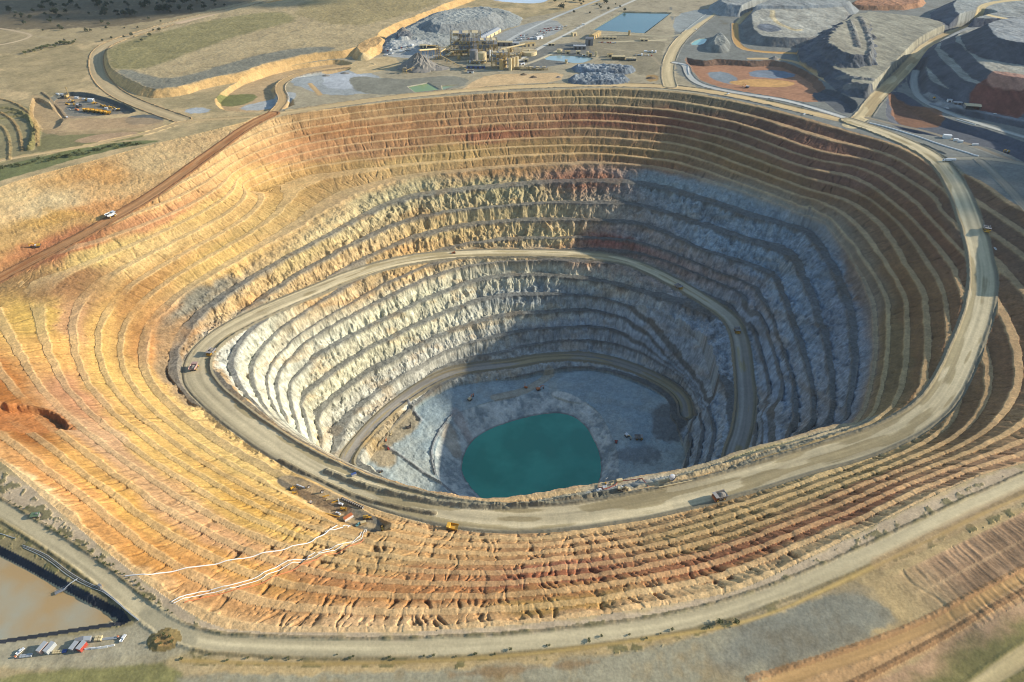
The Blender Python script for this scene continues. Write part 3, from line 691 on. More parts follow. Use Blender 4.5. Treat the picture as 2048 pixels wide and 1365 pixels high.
# floor
FLp = line([(700,945),(735,900),(800,838),(860,792),(910,762),(1000,745),(1100,730),(1200,738),(1280,762),(1335,795),(1352,850),(1375,920),(1330,1000),(1200,1050),(1000,1060),(850,1030),(780,985)], FLOOR_Z)
sl, d = sdf(FLp, 8)
D2 = dist_line(X[sl], Y[sl], SPIRAL, 40.0)
fm = (d < 0) & (D2 > HW1+3) | ((Z[sl] < FLOOR_Z+2+0*X[sl]) & pitm[sl])
fm &= D2 > HW1+1
tiltf = .12*np.clip(20-X, 0, 250)
zf = FLOOR_Z + tiltf[sl] + N60[sl]*3.0+N20[sl]*1.2+N6[sl]*.5
Z[sl][fm] = zf[fm]; LAB[sl][fm] = 3
fc = np.clip(.5+N60[sl]*1.2+N20[sl]*.8, 0, 1)[..., None]
COL[sl][fm] = (alb((150,164,162))*fc+alb((184,190,178))*(1-fc))[fm]
LK = smooth_line(line(LAKE, -289.0), 2, True); LC = smooth_line(line(LAKE_CREST, FLOOR_Z), 2, True)
sl1 = bbox_idx(LC, 10)
xx, yy = X[sl1], Y[sl1]
dl = dist_line(xx, yy, LK, 90, True); il = inside_poly(xx, yy, LK); dc = dist_line(xx, yy, LC, 90, True); ic = inside_poly(xx, yy, LC)
f = dl/(dl+dc+1e-3)
jit = N6[sl1]*1.4+N20[sl1]*2.0
zz = np.where(il, -289-np.minimum(dl*.7, 9), -289+(11.0+.12*np.clip(20-xx, 0, 250))*f+jit*f*(1-f)*3+np.abs(N6[sl1])*1.5*(1-f)*.6)
mb = (ic | il)
Z[sl1] = np.where(mb, zz, Z[sl1]); LAB[sl1][mb] = 3
sc_ = np.clip(.5+N20[sl1]*1.3+N6[sl1]*1.0, 0, 1)[..., None]
COL[sl1] = np.where(mb[..., None], alb((196,198,186))*sc_+alb((148,158,154))*(1-sc_), COL[sl1])
for pts, c, k in (([(800,850),(830,838),(850,870),(800,905),(760,930),(735,920),(760,890)], (168,146,104), .75), ([(730,915),(780,910),(800,940),(770,965),(735,940)], (176,148,98), .7),
               ([(905,830),(930,838),(955,880),(935,880),(905,850)], (168,146,130), .5), ([(885,870),(905,858),(925,890),(915,915),(890,900)], (200,176,140), .5),
               ([(1310,815),(1365,815),(1368,880),(1320,885),(1300,860)], (118,116,108), .8), ([(1230,895),(1320,895),(1320,925),(1230,925)], (112,112,108), .6)):
    zone(pts, c, z=FLOOR_Z, wob=5, edge=4, k=k)
windrow([(818,832),(832,845),(844,860)], 2.2, 3, z=FLOOR_Z, c=(120,122,122))
windrow([(905,845),(885,868),(868,900),(863,930),(872,962)], 2.0, 2.5, z=FLOOR_Z, c=(120,122,122))
windrow([(775,915),(815,938),(860,968),(915,998)], 2.2, 3, z=FLOOR_Z, c=(130,130,126))
road([(1100,748),(1078,765),(1040,785),(990,800)], 7, (186,172,142), z=FLOOR_Z+2, wind=0, k=.7, lab=3, flat=False)
hill_ = None
# lower platform beside the ramp on the right of the floor
sl, d = sdf(smooth_line(line([(1130,745),(1200,742),(1290,775),(1345,808),(1338,825),(1290,812),(1240,800),(1150,790),(1105,775)], FLOOR_Z+5), 1, True), 20)
m = (d < 12) & (LAB[sl] == 3)
Z[sl][m] = np.maximum(Z[sl], FLOOR_Z+5-np.maximum(d, 0)*.45+N20[sl]*.5)[m]
# orange dozer cut on the left
x0, y0, z0 = hit(38, 838)
r = np.sqrt(((X-x0+10)/46)**2+((Y-y0)/27)**2)+N20*.25
bw = sstep(1.0, .80, r)*pitm
Z -= (bw*9).astype(np.float32)
a = sstep(1.06, 1.0, r+N6*.1)*pitm
COL[:] = COL*(1-a[..., None]*.85)+alb((176,116,66))*a[..., None]*.85
# laydown area beside the near ramp
LY = line([(556,950),(590,948),(650,975),(720,1012),(770,1045),(760,1066),(705,1052),(640,1018),(590,985),(552,965)], -78)
sl, d = sdf(smooth_line(LY, 1, True), 14)
zl = -80.0
m = d < 0
Z[sl][m] = (zl+N20[sl]*.3)[m]
m2 = (d >= 0) & (d < 12)
Z[sl][m2] = np.clip(Z[sl], zl-d*.9, zl+d*.9)[m2]
a = sstep(1.5, -1.5, d)[..., None]
lc = np.clip(.5+N20[sl]*1.5, 0, 1)[..., None]
COL[sl] = COL[sl]*(1-a)+(alb((142,118,86))*lc+alb((132,126,108))*(1-lc))*a
pale = (LAB == 8) & (Z > -3.7) & (Z < -2.9) & (Y < 700); COL[pale] = alb((196,180,140))
print('pit', time.time()-T0)

# ------------------------------------------------------------------ local ground colour, with berm sun and groove shade painted in
wet_ = (LAB == 3)*sstep(1.6, .4, np.abs(Z+289)); COL *= (1-.45*wet_)[..., None]
fan = (fbm((X+Y*.2)/5, Y/30, 81, 3)*.35+fbm(X/28, Y/28, 82, 3)*.3)*(LAB == 5)
COL *= np.clip(1+fan, .5, 1.5)[..., None]
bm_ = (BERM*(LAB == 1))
dust = alb((230,196,138)); berm_shade = alb((128,126,116))
bk = bm_*(.7*(1-deep)); COL[:] = COL*(1-bk[..., None])+(dust*.62+COL*.5)*bk[..., None]  # berm dust, brightened to paint in sun on the oxide berms
bk = bm_*(.85*deep); COL[:] = COL*(1-bk[..., None])+(berm_shade*.42+COL*.30)*bk[..., None]  # rock berms darkened: shade of the bench grooves painted over their grey
v = 1+np.clip(RILL, -2, 2)*.045*pitm*(LAB == 1)+N6*.16+N20*.20+N60*.12
st = (vn(Z/1.6+N60*2, X/160+Y/160, 51)-.5)*.20*pitm*(LAB == 1)
rockv = deep*(LAB == 1)*(fbm(X/9, Y/9+Z/5, 52, 4)*.34)
v = v+st+rockv
v = np.where((LAB == 2) | (LAB == 4), 1+N6*.07+N20*.05, v)
COL *= np.clip(v, .45, 1.6)[..., None]
# groove shade painted into the grey rock berms, deeper to the right
groove_shade = (bm_*deep*np.clip(.85+N20*.5, 0, 1)*(.45+.35*sstep(-60, 140, X)))[..., None]
COL[:] = COL*(1-groove_shade)+(alb((134,132,120))*(1-.40*sstep(-60, 140, X))[..., None])*groove_shade
# iron staining in the rock
ir = sstep(.18, .42, fbm(X/30, Y/30+Z/14, 53, 4))*deep*(LAB == 1)*.4
COL[:] = COL*(1-ir[..., None])+COL*np.array([1.0, .74, .5], np.float32)*1.05*ir[..., None]
pk = sstep(.12, .4, fbm(X/26, Y/26+Z/10, 54, 4))*(1-deep)*(LAB == 1)*.4
COL[:] = COL*(1-pk[..., None])+COL*np.array([1.12, 1.04, 1.0], np.float32)*pk[..., None]
gl = np.clip(gully*gmask*.18, 0, .3)*(LAB == 1)*(1-deep)  # soil colour darker along the carved gullies
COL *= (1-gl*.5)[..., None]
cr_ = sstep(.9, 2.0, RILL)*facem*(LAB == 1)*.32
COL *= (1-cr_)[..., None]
f2 = (vn(X/1.7, Y/1.7, 71)-.5)*np.where(LAB == 1, .26+.26*deep, np.where((LAB == 2)|(LAB == 4), .06, .18))+(vn(X/3.4, Y/3.4, 72)-.5)*np.where(LAB == 1, .16+.16*deep, np.where((LAB == 2)|(LAB == 4), .07, .2))
COL *= (1+f2)[..., None]
COL = np.clip(COL, .01, .9)
Z += (N6*np.where(pitm, .35, .12)).astype(np.float32)*((LAB != 2) & (LAB != 4))
# ------------------------------------------------------------------ terrain materials and meshes
def terrain_mat(name, rough=.95, fine=.22, scale=.55, bump=.35):
    m = bpy.data.materials.new(name); m.use_nodes = True
    n = m.node_tree.nodes; l = m.node_tree.links; b = n['Principled BSDF']
    b.inputs['Roughness'].default_value = rough
    b.inputs['Specular IOR Level'].default_value = .15
    at = n.new('ShaderNodeAttribute'); at.attribute_name = 'soil'
    tc = n.new('ShaderNodeNewGeometry')
    nz = n.new('ShaderNodeTexNoise'); nz.inputs['Scale'].default_value = scale; nz.inputs['Detail'].default_value = 5
    l.new(tc.outputs['Position'], nz.inputs['Vector'])
    mr = n.new('ShaderNodeMapRange'); mr.inputs['From Min'].default_value = .25; mr.inputs['From Max'].default_value = .75
    mr.inputs['To Min'].default_value = 1-fine; mr.inputs['To Max'].default_value = 1+fine
    l.new(nz.outputs['Fac'], mr.inputs['Value'])
    mx = n.new('ShaderNodeVectorMath'); mx.operation = 'SCALE'
    l.new(at.outputs['Color'], mx.inputs[0]); l.new(mr.outputs['Result'], mx.inputs['Scale'])
    l.new(mx.outputs['Vector'], b.inputs['Base Color'])
    bp = n.new('ShaderNodeBump'); bp.inputs['Strength'].default_value = bump; bp.inputs['Distance'].default_value = 1.0
    l.new(nz.outputs['Fac'], bp.inputs['Height']); l.new(bp.outputs['Normal'], b.inputs['Normal'])
    return m
names = {0: 'ground', 1: 'pit_wall', 2: 'haul_ramp', 3: 'pit_floor', 4: 'dirt_road', 5: 'waste_dump', 6: 'tailings_hill', 7: 'grass_plateau', 8: 'pond_basin'}
fl = LAB[:-1, :-1]
vid = np.arange(NR*NC, dtype=np.int32).reshape(NR, NC)
quads = np.stack([vid[:-1, :-1], vid[:-1, 1:], vid[1:, 1:], vid[1:, :-1]], -1)
XYZ = np.stack([X, Y, Z], -1).reshape(-1, 3).astype(np.float32)
RGBA = np.concatenate([COL.reshape(-1, 3), np.ones((NR*NC, 1), np.float32)], 1).astype(np.float32)
def grid_mesh(name, q, mat):
    uq, inv = np.unique(q.ravel(), return_inverse=True)
    me = bpy.data.meshes.new(name)
    nv = len(uq); nf = len(q)
    me.vertices.add(nv); me.vertices.foreach_set('co', XYZ[uq].ravel())
    me.loops.add(nf*4); me.loops.foreach_set('vertex_index', inv.astype(np.int32).ravel())
    me.polygons.add(nf); me.polygons.foreach_set('loop_start', np.arange(nf, dtype=np.int32)*4)
    me.polygons.foreach_set('use_smooth', np.zeros(nf, bool))
    me.update(calc_edges=True)
    ca = me.color_attributes.new('soil', 'FLOAT_COLOR', 'POINT'); ca.data.foreach_set('color', RGBA[uq].ravel())
    me.materials.append(mat)
    o = bpy.data.objects.new(name, me); C.objects.link(o); o['kind'] = 'structure'
    return o
MT = {}
for k, nm in names.items():
    sel = fl == k
    if sel.any():
        mat = terrain_mat(nm+'_soil', **({'fine': .10, 'bump': .12} if k in (2, 4) else {} if k == 1 else {'fine': .18, 'bump': .18}))
        grid_mesh(nm, quads[sel], mat)
print('meshes', time.time()-T0)
def water(name, pts_world, z, col, rough=.12, milk=None):
    bm = bmesh.new(); vs_ = [bm.verts.new((p[0], p[1], z)) for p in pts_world]
    bm.faces.new(vs_); bmesh.ops.triangulate(bm, faces=bm.faces[:]); me = bpy.data.meshes.new(name); bm.to_mesh(me); bm.free()
    m = bpy.data.materials.new(name+'_surface'); m.use_nodes = True; n = m.node_tree.nodes; l = m.node_tree.links; b = n['Principled BSDF']
    b.inputs['Roughness'].default_value = rough; b.inputs['Specular IOR Level'].default_value = .5
    g = n.new('ShaderNodeNewGeometry'); nz = n.new('ShaderNodeTexNoise'); nz.inputs['Scale'].default_value = .012 if milk is None else .02; nz.inputs['Detail'].default_value = 6
    l.new(g.outputs['Position'], nz.inputs['Vector'])
    cr = n.new('ShaderNodeValToRGB'); c1 = tuple(lin(col))+(1,); c2 = tuple(lin(milk if milk else [min(255, v*1.12) for v in col]))+(1,)
    cr.color_ramp.elements[0].position = .42; cr.color_ramp.elements[0].color = c1
    cr.color_ramp.elements[1].position = .62 if milk else .8; cr.color_ramp.elements[1].color = c2
    l.new(nz.outputs['Fac'], cr.inputs['Fac']); l.new(cr.outputs['Color'], b.inputs['Base Color'])
    n2 = n.new('ShaderNodeTexNoise'); n2.inputs['Scale'].default_value = .6; n2.inputs['Detail'].default_value = 3
    l.new(g.outputs['Position'], n2.inputs['Vector'])
    bp = n.new('ShaderNodeBump'); bp.inputs['Strength'].default_value = .08; bp.inputs['Distance'].default_value = .5
    l.new(n2.outputs['Fac'], bp.inputs['Height']); l.new(bp.outputs['Normal'], b.inputs['Normal'])
    me.materials.append(m); o = bpy.data.objects.new(name, me); C.objects.link(o); o['kind'] = 'structure'; return o
def grow(P, r):
    c = P[:, :2].mean(0); v = P[:, :2]-c; L = np.linalg.norm(v, axis=1, keepdims=True); return c+v*(1+r/L)
water('pit_lake', grow(LK, 5), -289.0, (34,130,106), .25, milk=(50,148,122))
water('settling_pond', grow(smooth_line(line(POND), 0, True), -1), -3.3, (168,138,90), .6, milk=(158,154,130))
for nm_, pts_, zz_, c_ in (('reservoir', [(1186,59),(1246,25),(1340,26),(1288,65)], -2.2, (56,88,84)), ('process_pond', [(1082,119),(1103,108),(1175,113),(1190,118),(1158,128),(1127,123)], -1.4, (138,158,154)),
  ('algae_pond', [(816,173),(856,166),(879,179),(831,184)], -1.6, (118,136,66)), ('algae_pond', [(884,171),(915,170),(885,179)], -1.6, (126,140,96)), ('process_pond', [(1376,90),(1394,77),(1418,75),(1408,90)], -1.5, (120,166,146)),
  ('tailings_pond', [(985,2),(1000,-14),(1110,-14),(1095,4),(1060,8)], -1, (176,182,186))):
    water(nm_, line(pts_), zz_, c_, .15)

# ------------------------------------------------------------------ clouds high to the east; their shadows cross the site
def cloud(px, py, z0, alt, rx, ry, seed):
    x, y = UP(px, py, z0); t = (alt-z0)/sz
    cx, cy = float(x)+sx*t, float(y)+sy*t
    bm = bmesh.new(); rnd = random.Random(seed)
    for k in range(26):
        a = rnd.random()*6.283; r = math.sqrt(rnd.random())*.8
        ox, oy = math.cos(a)*r*rx, math.sin(a)*r*ry
        s = (1-r*.55)*rnd.uniform(.28, .42)
        m = Matrix.Translation((cx+ox, cy+oy, alt+rnd.uniform(-20, 40))) @ Matrix.Diagonal((rx*s, ry*s, min(rx, ry)*s*.35, 1))
        bmesh.ops.create_icosphere(bm, subdivisions=3, radius=1.0, matrix=m)
    for v in bm.verts:
        n = math.sin(v.co.x*.021+seed)*math.cos(v.co.y*.027)+.5*math.sin(v.co.x*.06+v.co.y*.05)
        v.co.z += n*14; v.co.x += n*10; v.co.y += n*12
    me = bpy.data.meshes.new('cloud'); bm.to_mesh(me); bm.free()
    m = bpy.data.materials.get('cloud_vapour')
    if not m:
        m = bpy.data.materials.new('cloud_vapour'); m.use_nodes = True; b = m.node_tree.nodes['Principled BSDF']
        b.inputs['Base Color'].default_value = (.85, .87, .9, 1); b.inputs['Roughness'].default_value = 1
        nt = m.node_tree; nz = nt.nodes.new('ShaderNodeTexNoise'); nz.inputs['Scale'].default_value = .02
        g = nt.nodes.new('ShaderNodeNewGeometry'); nt.links.new(g.outputs['Position'], nz.inputs['Vector'])
        cr = nt.nodes.new('ShaderNodeMapRange'); cr.inputs['To Min'].default_value = .75; cr.inputs['To Max'].default_value = .9
        nt.links.new(nz.outputs['Fac'], cr.inputs['Value']); nt.links.new(cr.outputs['Result'], b.inputs['Base Color'])
    me.materials.append(m); o = bpy.data.objects.new('cloud', me); C.objects.link(o); o['kind'] = 'structure'
cloud(2160, 352, 0, 1500, 125, 120, 3)
cloud(250, 8, 0, 1800, 560, 200, 5)

# ------------------------------------------------------------------ the air: thin even haze round the whole site
bm = bmesh.new(); bmesh.ops.create_cube(bm, size=1.0, matrix=Matrix.Translation((0, 2000, 55)) @ Matrix.Diagonal((36000, 14000, 780, 1)))
me = bpy.data.meshes.new('haze'); bm.to_mesh(me); bm.free(); hz = bpy.data.objects.new('haze', me); C.objects.link(hz); hz['kind'] = 'stuff'
m = bpy.data.materials.new('haze_air'); m.use_nodes = True; nt = m.node_tree; nt.nodes.remove(nt.nodes['Principled BSDF'])
pv = nt.nodes.new('ShaderNodeVolumePrincipled'); pv.inputs['Color'].default_value = (.80, .88, 1.0, 1); pv.inputs['Density'].default_value = 1.8e-5; pv.inputs['Anisotropy'].default_value = .2
nt.links.new(pv.outputs['Volume'], nt.nodes['Material Output'].inputs['Volume']); me.materials.append(m)
# ------------------------------------------------------------------ things: helpers
MATS = {}
def M(name, c, rough=.6, metal=0.0, dirt=.18, emit=None):
    if name in MATS: return MATS[name]
    m = bpy.data.materials.new(name); m.use_nodes = True; n = m.node_tree.nodes; l = m.node_tree.links; b = n['Principled BSDF']
    b.inputs['Roughness'].default_value = rough; b.inputs['Metallic'].default_value = metal
    tc = n.new('ShaderNodeTexCoord'); nz = n.new('ShaderNodeTexNoise'); nz.inputs['Scale'].default_value = .7; nz.inputs['Detail'].default_value = 5
    l.new(tc.outputs['Object'], nz.inputs['Vector'])
    cr = n.new('ShaderNodeValToRGB'); base = lin(c)*.85; dust = lin((170,140,96))*.6
    cr.color_ramp.elements[0].position = .35; cr.color_ramp.elements[0].color = tuple(base)+(1,)
    cr.color_ramp.elements[1].position = .75; cr.color_ramp.elements[1].color = tuple(base*(1-dirt*2)+dust*dirt*2)+(1,)
    l.new(nz.outputs['Fac'], cr.inputs['Fac']); l.new(cr.outputs['Color'], b.inputs['Base Color'])
    MATS[name] = m; return m
YEL = M('yellow_paint', (222,168,48)); ORG = M('orange_paint', (214,118,60)); WHT = M('white_paint', (232,232,226), dirt=.08); CRM = M('cream_cladding', (214,192,142), dirt=.06)
GRY = M('grey_steel', (128,130,130), .5); DGR = M('dark_steel', (52,54,56), .6); RUB = M('tyre_rubber', (34,34,34), .9); TAN = M('tan_steel', (190,160,98), dirt=.1)
GLS = M('dark_glass', (30,38,46), .15, dirt=.0); RED = M('red_paint', (176,52,44)); BLU = M('blue_paint', (60,92,150)); ROK = M('ore_rock', (134,130,120), .95)
GRN = M('green_sheet', (92,120,84)); LGR = M('light_grey_sheet', (178,180,176), .5, dirt=.06); PIPE = M('white_poly_pipe', (226,222,212), dirt=.05); OPIPE = M('orange_poly_pipe', (214,120,70)); LAMP = M('lamp_glass', (225,225,215), .2)
LEAF1 = M('gum_leaves', (58,70,44), .9, dirt=.1); LEAF2 = M('shrub_leaves', (84,92,50), .9, dirt=.1); BARK = M('bark', (104,88,66), .9); TRAY = M('worn_tray_steel', (150,146,140), .5); PNK = M('faded_pink_sheet', (196,160,144)); TEAL = M('teal_paint', (120,180,176))
class MB:
    def __init__(s): s.v = []; s.f = []
    def add(s, vs, fs):
        o = len(s.v); s.v += [tuple(v) for v in vs]; s.f += [tuple(o+i for i in f) for f in fs]; return s
    def box(s, c, d, rz=0, ry=0, taper=1.0, ty=None):
        ty = taper if ty is None else ty
        cr, sr = math.cos(rz), math.sin(rz); cb, sb = math.cos(ry), math.sin(ry); vs = []
        for z in (-.5, .5):
            k = 1 if z < 0 else taper; ky = 1 if z < 0 else ty
            for x, y in ((-.5,-.5), (.5,-.5), (.5,.5), (-.5,.5)):
                a, b, e = x*d[0]*k, y*d[1]*ky, z*d[2]
                a, e = a*cb+e*sb, -a*sb+e*cb
                vs.append((c[0]+a*cr-b*sr, c[1]+a*sr+b*cr, c[2]+e))
        return s.add(vs, [(3,2,1,0), (4,5,6,7), (0,1,5,4), (1,2,6,5), (2,3,7,6), (3,0,4,7)])
    def cyl(s, a, b, r, r2=None, n=12, caps=True):
        a = Vector(a); b = Vector(b); r2 = r if r2 is None else r2; q = (b-a).to_track_quat('Z', 'Y'); vs = []
        for p, rr in ((a, r), (b, r2)):
            for i in range(n): t = 2*math.pi*i/n; vs.append(p+q @ Vector((rr*math.cos(t), rr*math.sin(t), 0)))
        fs = [(i, (i+1) % n, n+(i+1) % n, n+i) for i in range(n)]
        if caps: fs += [tuple(range(n-1, -1, -1)), tuple(range(n, 2*n))]
        return s.add(vs, fs)
    def prism(s, prof, y0, y1):
        """profile in x,z extruded along y"""
        n = len(prof); vs = [(x, y0, z) for x, z in prof]+[(x, y1, z) for x, z in prof]
        fs = [(i, (i+1) % n, n+(i+1) % n, n+i) for i in range(n)]+[tuple(range(n-1, -1, -1)), tuple(range(n, 2*n))]
        return s.add(vs, fs)
    def gable(s, c, L, W, h, e=.4):
        x0, x1, y0, y1 = c[0]-L/2-e, c[0]+L/2+e, c[1]-W/2-e, c[1]+W/2+e; z = c[2]
        return s.add([(x0,y0,z), (x1,y0,z), (x1,y1,z), (x0,y1,z), (x0,c[1],z+h), (x1,c[1],z+h)], [(0,1,5,4), (2,3,4,5), (0,4,3), (1,2,5), (3,2,1,0)])
    def heap(s, c, rx, ry, h, seed=1, n=14, rings=4):
        rnd = random.Random(seed); vs = []
        for k in range(rings):
            f = k/rings
            for i in range(n):
                t = 2*math.pi*i/n; w = 1+rnd.uniform(-.08, .08)
                vs.append((c[0]+math.cos(t)*rx*(1-f)*w, c[1]+math.sin(t)*ry*(1-f)*w, c[2]+h*f*rnd.uniform(.9, 1.08)))
        vs.append((c[0], c[1], c[2]+h)); fs = []
        for k in range(rings-1):
            for i in range(n): a = k*n+i; b = k*n+(i+1) % n; fs.append((a, b, b+n, a+n))
        T = len(vs)-1
        for i in range(n): fs.append(((rings-1)*n+i, (rings-1)*n+(i+1) % n, T))
        fs.append(tuple(range(n-1, -1, -1)))
        return s.add(vs, fs)
    def build(s, name, mat, parent=None, smooth=False):
        me = bpy.data.meshes.new(name); me.from_pydata(s.v, [], s.f); me.update()
        me.materials.append(mat)
        o = bpy.data.objects.new(name, me); C.objects.link(o)
        if parent: o.parent = parent
        return o
def tag(o, label, cat, group=None):
    o['label'] = label; o['category'] = cat
    if group: o['group'] = group
    elif 'group' in o: del o['group']
    return o
def empty(name): 
    o = bpy.data.objects.new(name, None); o.empty_display_size = 1; C.objects.link(o); return o
KIDS = {}
def copy_tree(o, parent=None):
    c = o.copy(); C.objects.link(c)
    if parent: c.parent = parent
    for ch in list(o.children): copy_tree(ch, c)
    return c
PROTO = {}
def make(kind, builder):
    """first call builds, later calls copy with children"""
    if kind not in PROTO: PROTO[kind] = [builder(), False]
    p = PROTO[kind]
    if not p[1]: p[1] = True; return p[0]
    return copy_tree(p[0])
def gz(x, y): return float(lookup(Z, x, y))
def head(a, b):
    p = hit(*a); q = hit(*b); return math.atan2(q[1]-p[1], q[0]-p[0])
def put(o, px, py, rz=0.0, sc=1.0, dz=0.0, tilt=0.0):
    x, y, z = hit(px, py); o.location = (x, y, z+dz); o.rotation_euler = (0, tilt, rz)
    o.scale = (sc, sc, sc)
    return o

# ------------------------------------------------------------------ builders
def wheel(p, x, y, r, w, nm='wheel'):
    g = MB().cyl((x, y-w/2, r), (x, y+w/2, r), r, n=16).build(nm, RUB, p)
    s = 1 if y > 0 else -1
    MB().cyl((x, y+s*w/2, r), (x, y+s*(w/2+.12), r), r*.5, n=10).build('rim', YEL if nm == 'wheel' else WHT, g)
    return g
def haul_truck(paint, tray, load, canopy=None):
    def b():
        e = empty('haul_truck')
        MB().box((0,0,2.1), (11.5,2.6,1.2)).box((4.6,0,2.4), (2.6,5.4,2.0)).box((-3.2,0,1.8), (1.6,5,1.0)).build('chassis', DGR, e)
        MB().box((4.2,0,3.6), (3.6,7.0,.25)).box((5.9,0,1.7), (.5,6.6,1.4)).box((5.9,0,2.9), (.35,3.4,1.5)).build('deck', paint, e)
        cb = MB().box((4.4,1.9,4.7), (2.2,2.3,2.0)).build('cab', paint, e)
        MB().box((5.52,1.9,4.9), (.06,2.0,1.1)).box((4.4,3.06,4.9), (1.6,.06,1.0)).build('window', GLS, cb)
        t = MB()
        # V-shaped dump body: floor rises to the rear, canopy reaches over the cab
        prof = [(-6.6,4.3), (-3.4,3.0), (2.6,2.9), (3.2,5.6), (6.2,6.2), (6.2,6.45), (2.6,6.1), (2.2,3.5), (-3.3,3.5), (-6.7,4.6)]
        t.prism(prof, -3.7, 3.7)
        for s in (-1, 1): t.prism([(-6.7,4.3), (-3.4,3.0), (2.6,2.9), (3.2,5.6), (2.9,6.0), (-6.5,5.7)], s*3.7-.15, s*3.7+.15)
        for xx in (-5, -3.2, -1.4, .4, 2.0):
            for s in (-1, 1): t.box((xx, s*3.95, 4.5), (.35,.3,2.3))
        ty = t.build('dump_body', tray, e)
        if load:
            MB().heap((-1.6,0,4.2), 4.6, 3.45, 2.7, 4).build('load', ROK, ty)
        wheel(e, 3.9, 3.0, 1.75, 1.2); wheel(e, 3.9, -3.0, 1.75, 1.2); wheel(e, -2.9, 2.6, 1.75, 2.3); wheel(e, -2.9, -2.6, 1.75, 2.3)
        for s in (-1, 1): MB().box((6.18, s*2.4, 2.0), (.1,.7,.4)).build('headlight', LAMP, e)
        MB().box((5.4,-3.4,4.2), (.1,.1,1.2)).box((4.4,-3.45,4.75), (2.2,.08,.08)).box((3.4,-3.4,4.2), (.1,.1,1.2)).build('handrail', paint, e)
        return e
    return b
def excavator(paint, arm=None):
    arm = arm or paint
    def b():
        e = empty('excavator')
        for s in (-1, 1):
            MB().prism([(-3.2,.5), (-2.7,0), (2.7,0), (3.2,.5), (3.2,1.0), (2.7,1.4), (-2.7,1.4), (-3.2,1.0)], s*2.1-.45, s*2.1+.45).build('track', DGR, e)
        MB().box((0,0,1.2), (2.4,3.4,.7)).cyl((0,0,1.4), (0,0,1.8), 1.2).build('undercarriage', DGR, e)
        hs = MB().box((-1.0,0,2.9), (5.2,3.9,2.0)).build('house', paint, e)
        MB().box((-3.7,0,2.7), (.8,3.8,1.6)).build('counterweight', DGR, hs)
        cb = MB().box((1.6,1.35,3.4), (1.9,1.2,2.2)).build('cab', WHT, e); MB().box((2.58,1.35,3.7), (.05,1.0,1.2)).build('window', GLS, cb)
        bm_ = MB().box((3.4,0,4.9), (5.0,.8,1.0), ry=-.75).box((6.9,0,6.0), (3.8,.7,.8), ry=.30).build('boom', arm, e)
        MB().box((8.7,0,4.0), (.6,.6,3.8), ry=.25).build('stick', arm, e)
        MB().prism([(7.6,2.3), (8.6,2.5), (8.8,1.4), (8.2,.5), (7.1,.6), (7.0,1.3)], -.9, .9).build('bucket', DGR, e)
        return e
    return b
def drill_rig(paint):
    def b():
        e = empty('drill_rig')
        for s in (-1, 1): MB().prism([(-2.6,.4), (-2.2,0), (2.2,0), (2.6,.4), (2.6,.8), (2.2,1.1), (-2.2,1.1), (-2.6,.8)], s*1.5-.35, s*1.5+.35).build('track', DGR, e)
        MB().box((-.5,0,2.0), (5.2,2.8,1.7)).box((-2.0,0,3.1), (1.8,2.4,.5)).build('engine_house', paint, e)
        cb = MB().box((2.5,.8,2.4), (1.3,1.3,2.0)).build('cab', paint, e); MB().box((3.17,.8,2.7), (.05,1.1,1.1)).build('window', GLS, cb)
        m = MB()
        for x in (2.4, 3.1):
            for y in (-1.0, -.3): m.box((x,y,5.6), (.14,.14,10.4))
        for k in range(9): m.box((2.75,-.65,1.0+k*1.15), (.8,.8,.1))
        m.cyl((2.75,-.65,.4), (2.75,-.65,10.5), .14, n=6)
        m.build('mast', paint, e)
        return e
    return b
def dozer(paint):
    def b():
        e = empty('bulldozer')
        for s in (-1, 1): MB().prism([(-2.6,.5), (-2.0,0), (2.0,0), (2.6,.5), (2.2,1.2), (-1.0,1.9), (-2.2,1.2)], s*1.4-.35, s*1.4+.35).build('track', DGR, e)
        MB().box((.9,0,1.9), (2.8,1.5,1.3)).box((-1.0,0,1.7), (1.6,1.9,1.1)).build('body', paint, e)
        cb = MB().box((-.6,0,3.1), (1.6,1.7,1.5)).build('cab', paint, e); MB().box((.23,0,3.2), (.05,1.4,.9)).build('window', GLS, cb)
        MB().prism([(3.3,.1), (3.7,.2), (3.5,.9), (3.7,1.7), (3.4,1.7), (3.15,.9)], -2.2, 2.2).build('blade', paint, e)
        for s in (-1, 1): MB().box((2.2, s*1.9, .7), (2.6,.2,.35)).build('push_arm', paint, e)
        return e
    return b
def loader(paint):
    def b():
        e = empty('wheel_loader')
        MB().box((-2.0,0,2.2), (3.8,2.6,1.5)).box((1.6,0,1.6), (2.6,1.8,1.0)).build('body', paint, e)
        cb = MB().box((.2,0,3.6), (1.6,1.7,1.7)).build('cab', paint, e); MB().box((1.03,0,3.7), (.05,1.5,1.1)).build('window', GLS, cb)
        for x in (-2.4, 2.0):
            for s in (-1, 1): wheel(e, x, s*1.5, 1.1, .9)
        MB().box((3.4,.7,1.7), (3.0,.25,.4), ry=.3).box((3.4,-.7,1.7), (3.0,.25,.4), ry=.3).build('lift_arm', paint, e)
        MB().prism([(4.4,.2), (5.9,.1), (5.8,.3), (4.8,.6), (4.6,1.7), (4.3,1.6)], -1.9, 1.9).build('bucket', DGR, e)
        return e
    return b
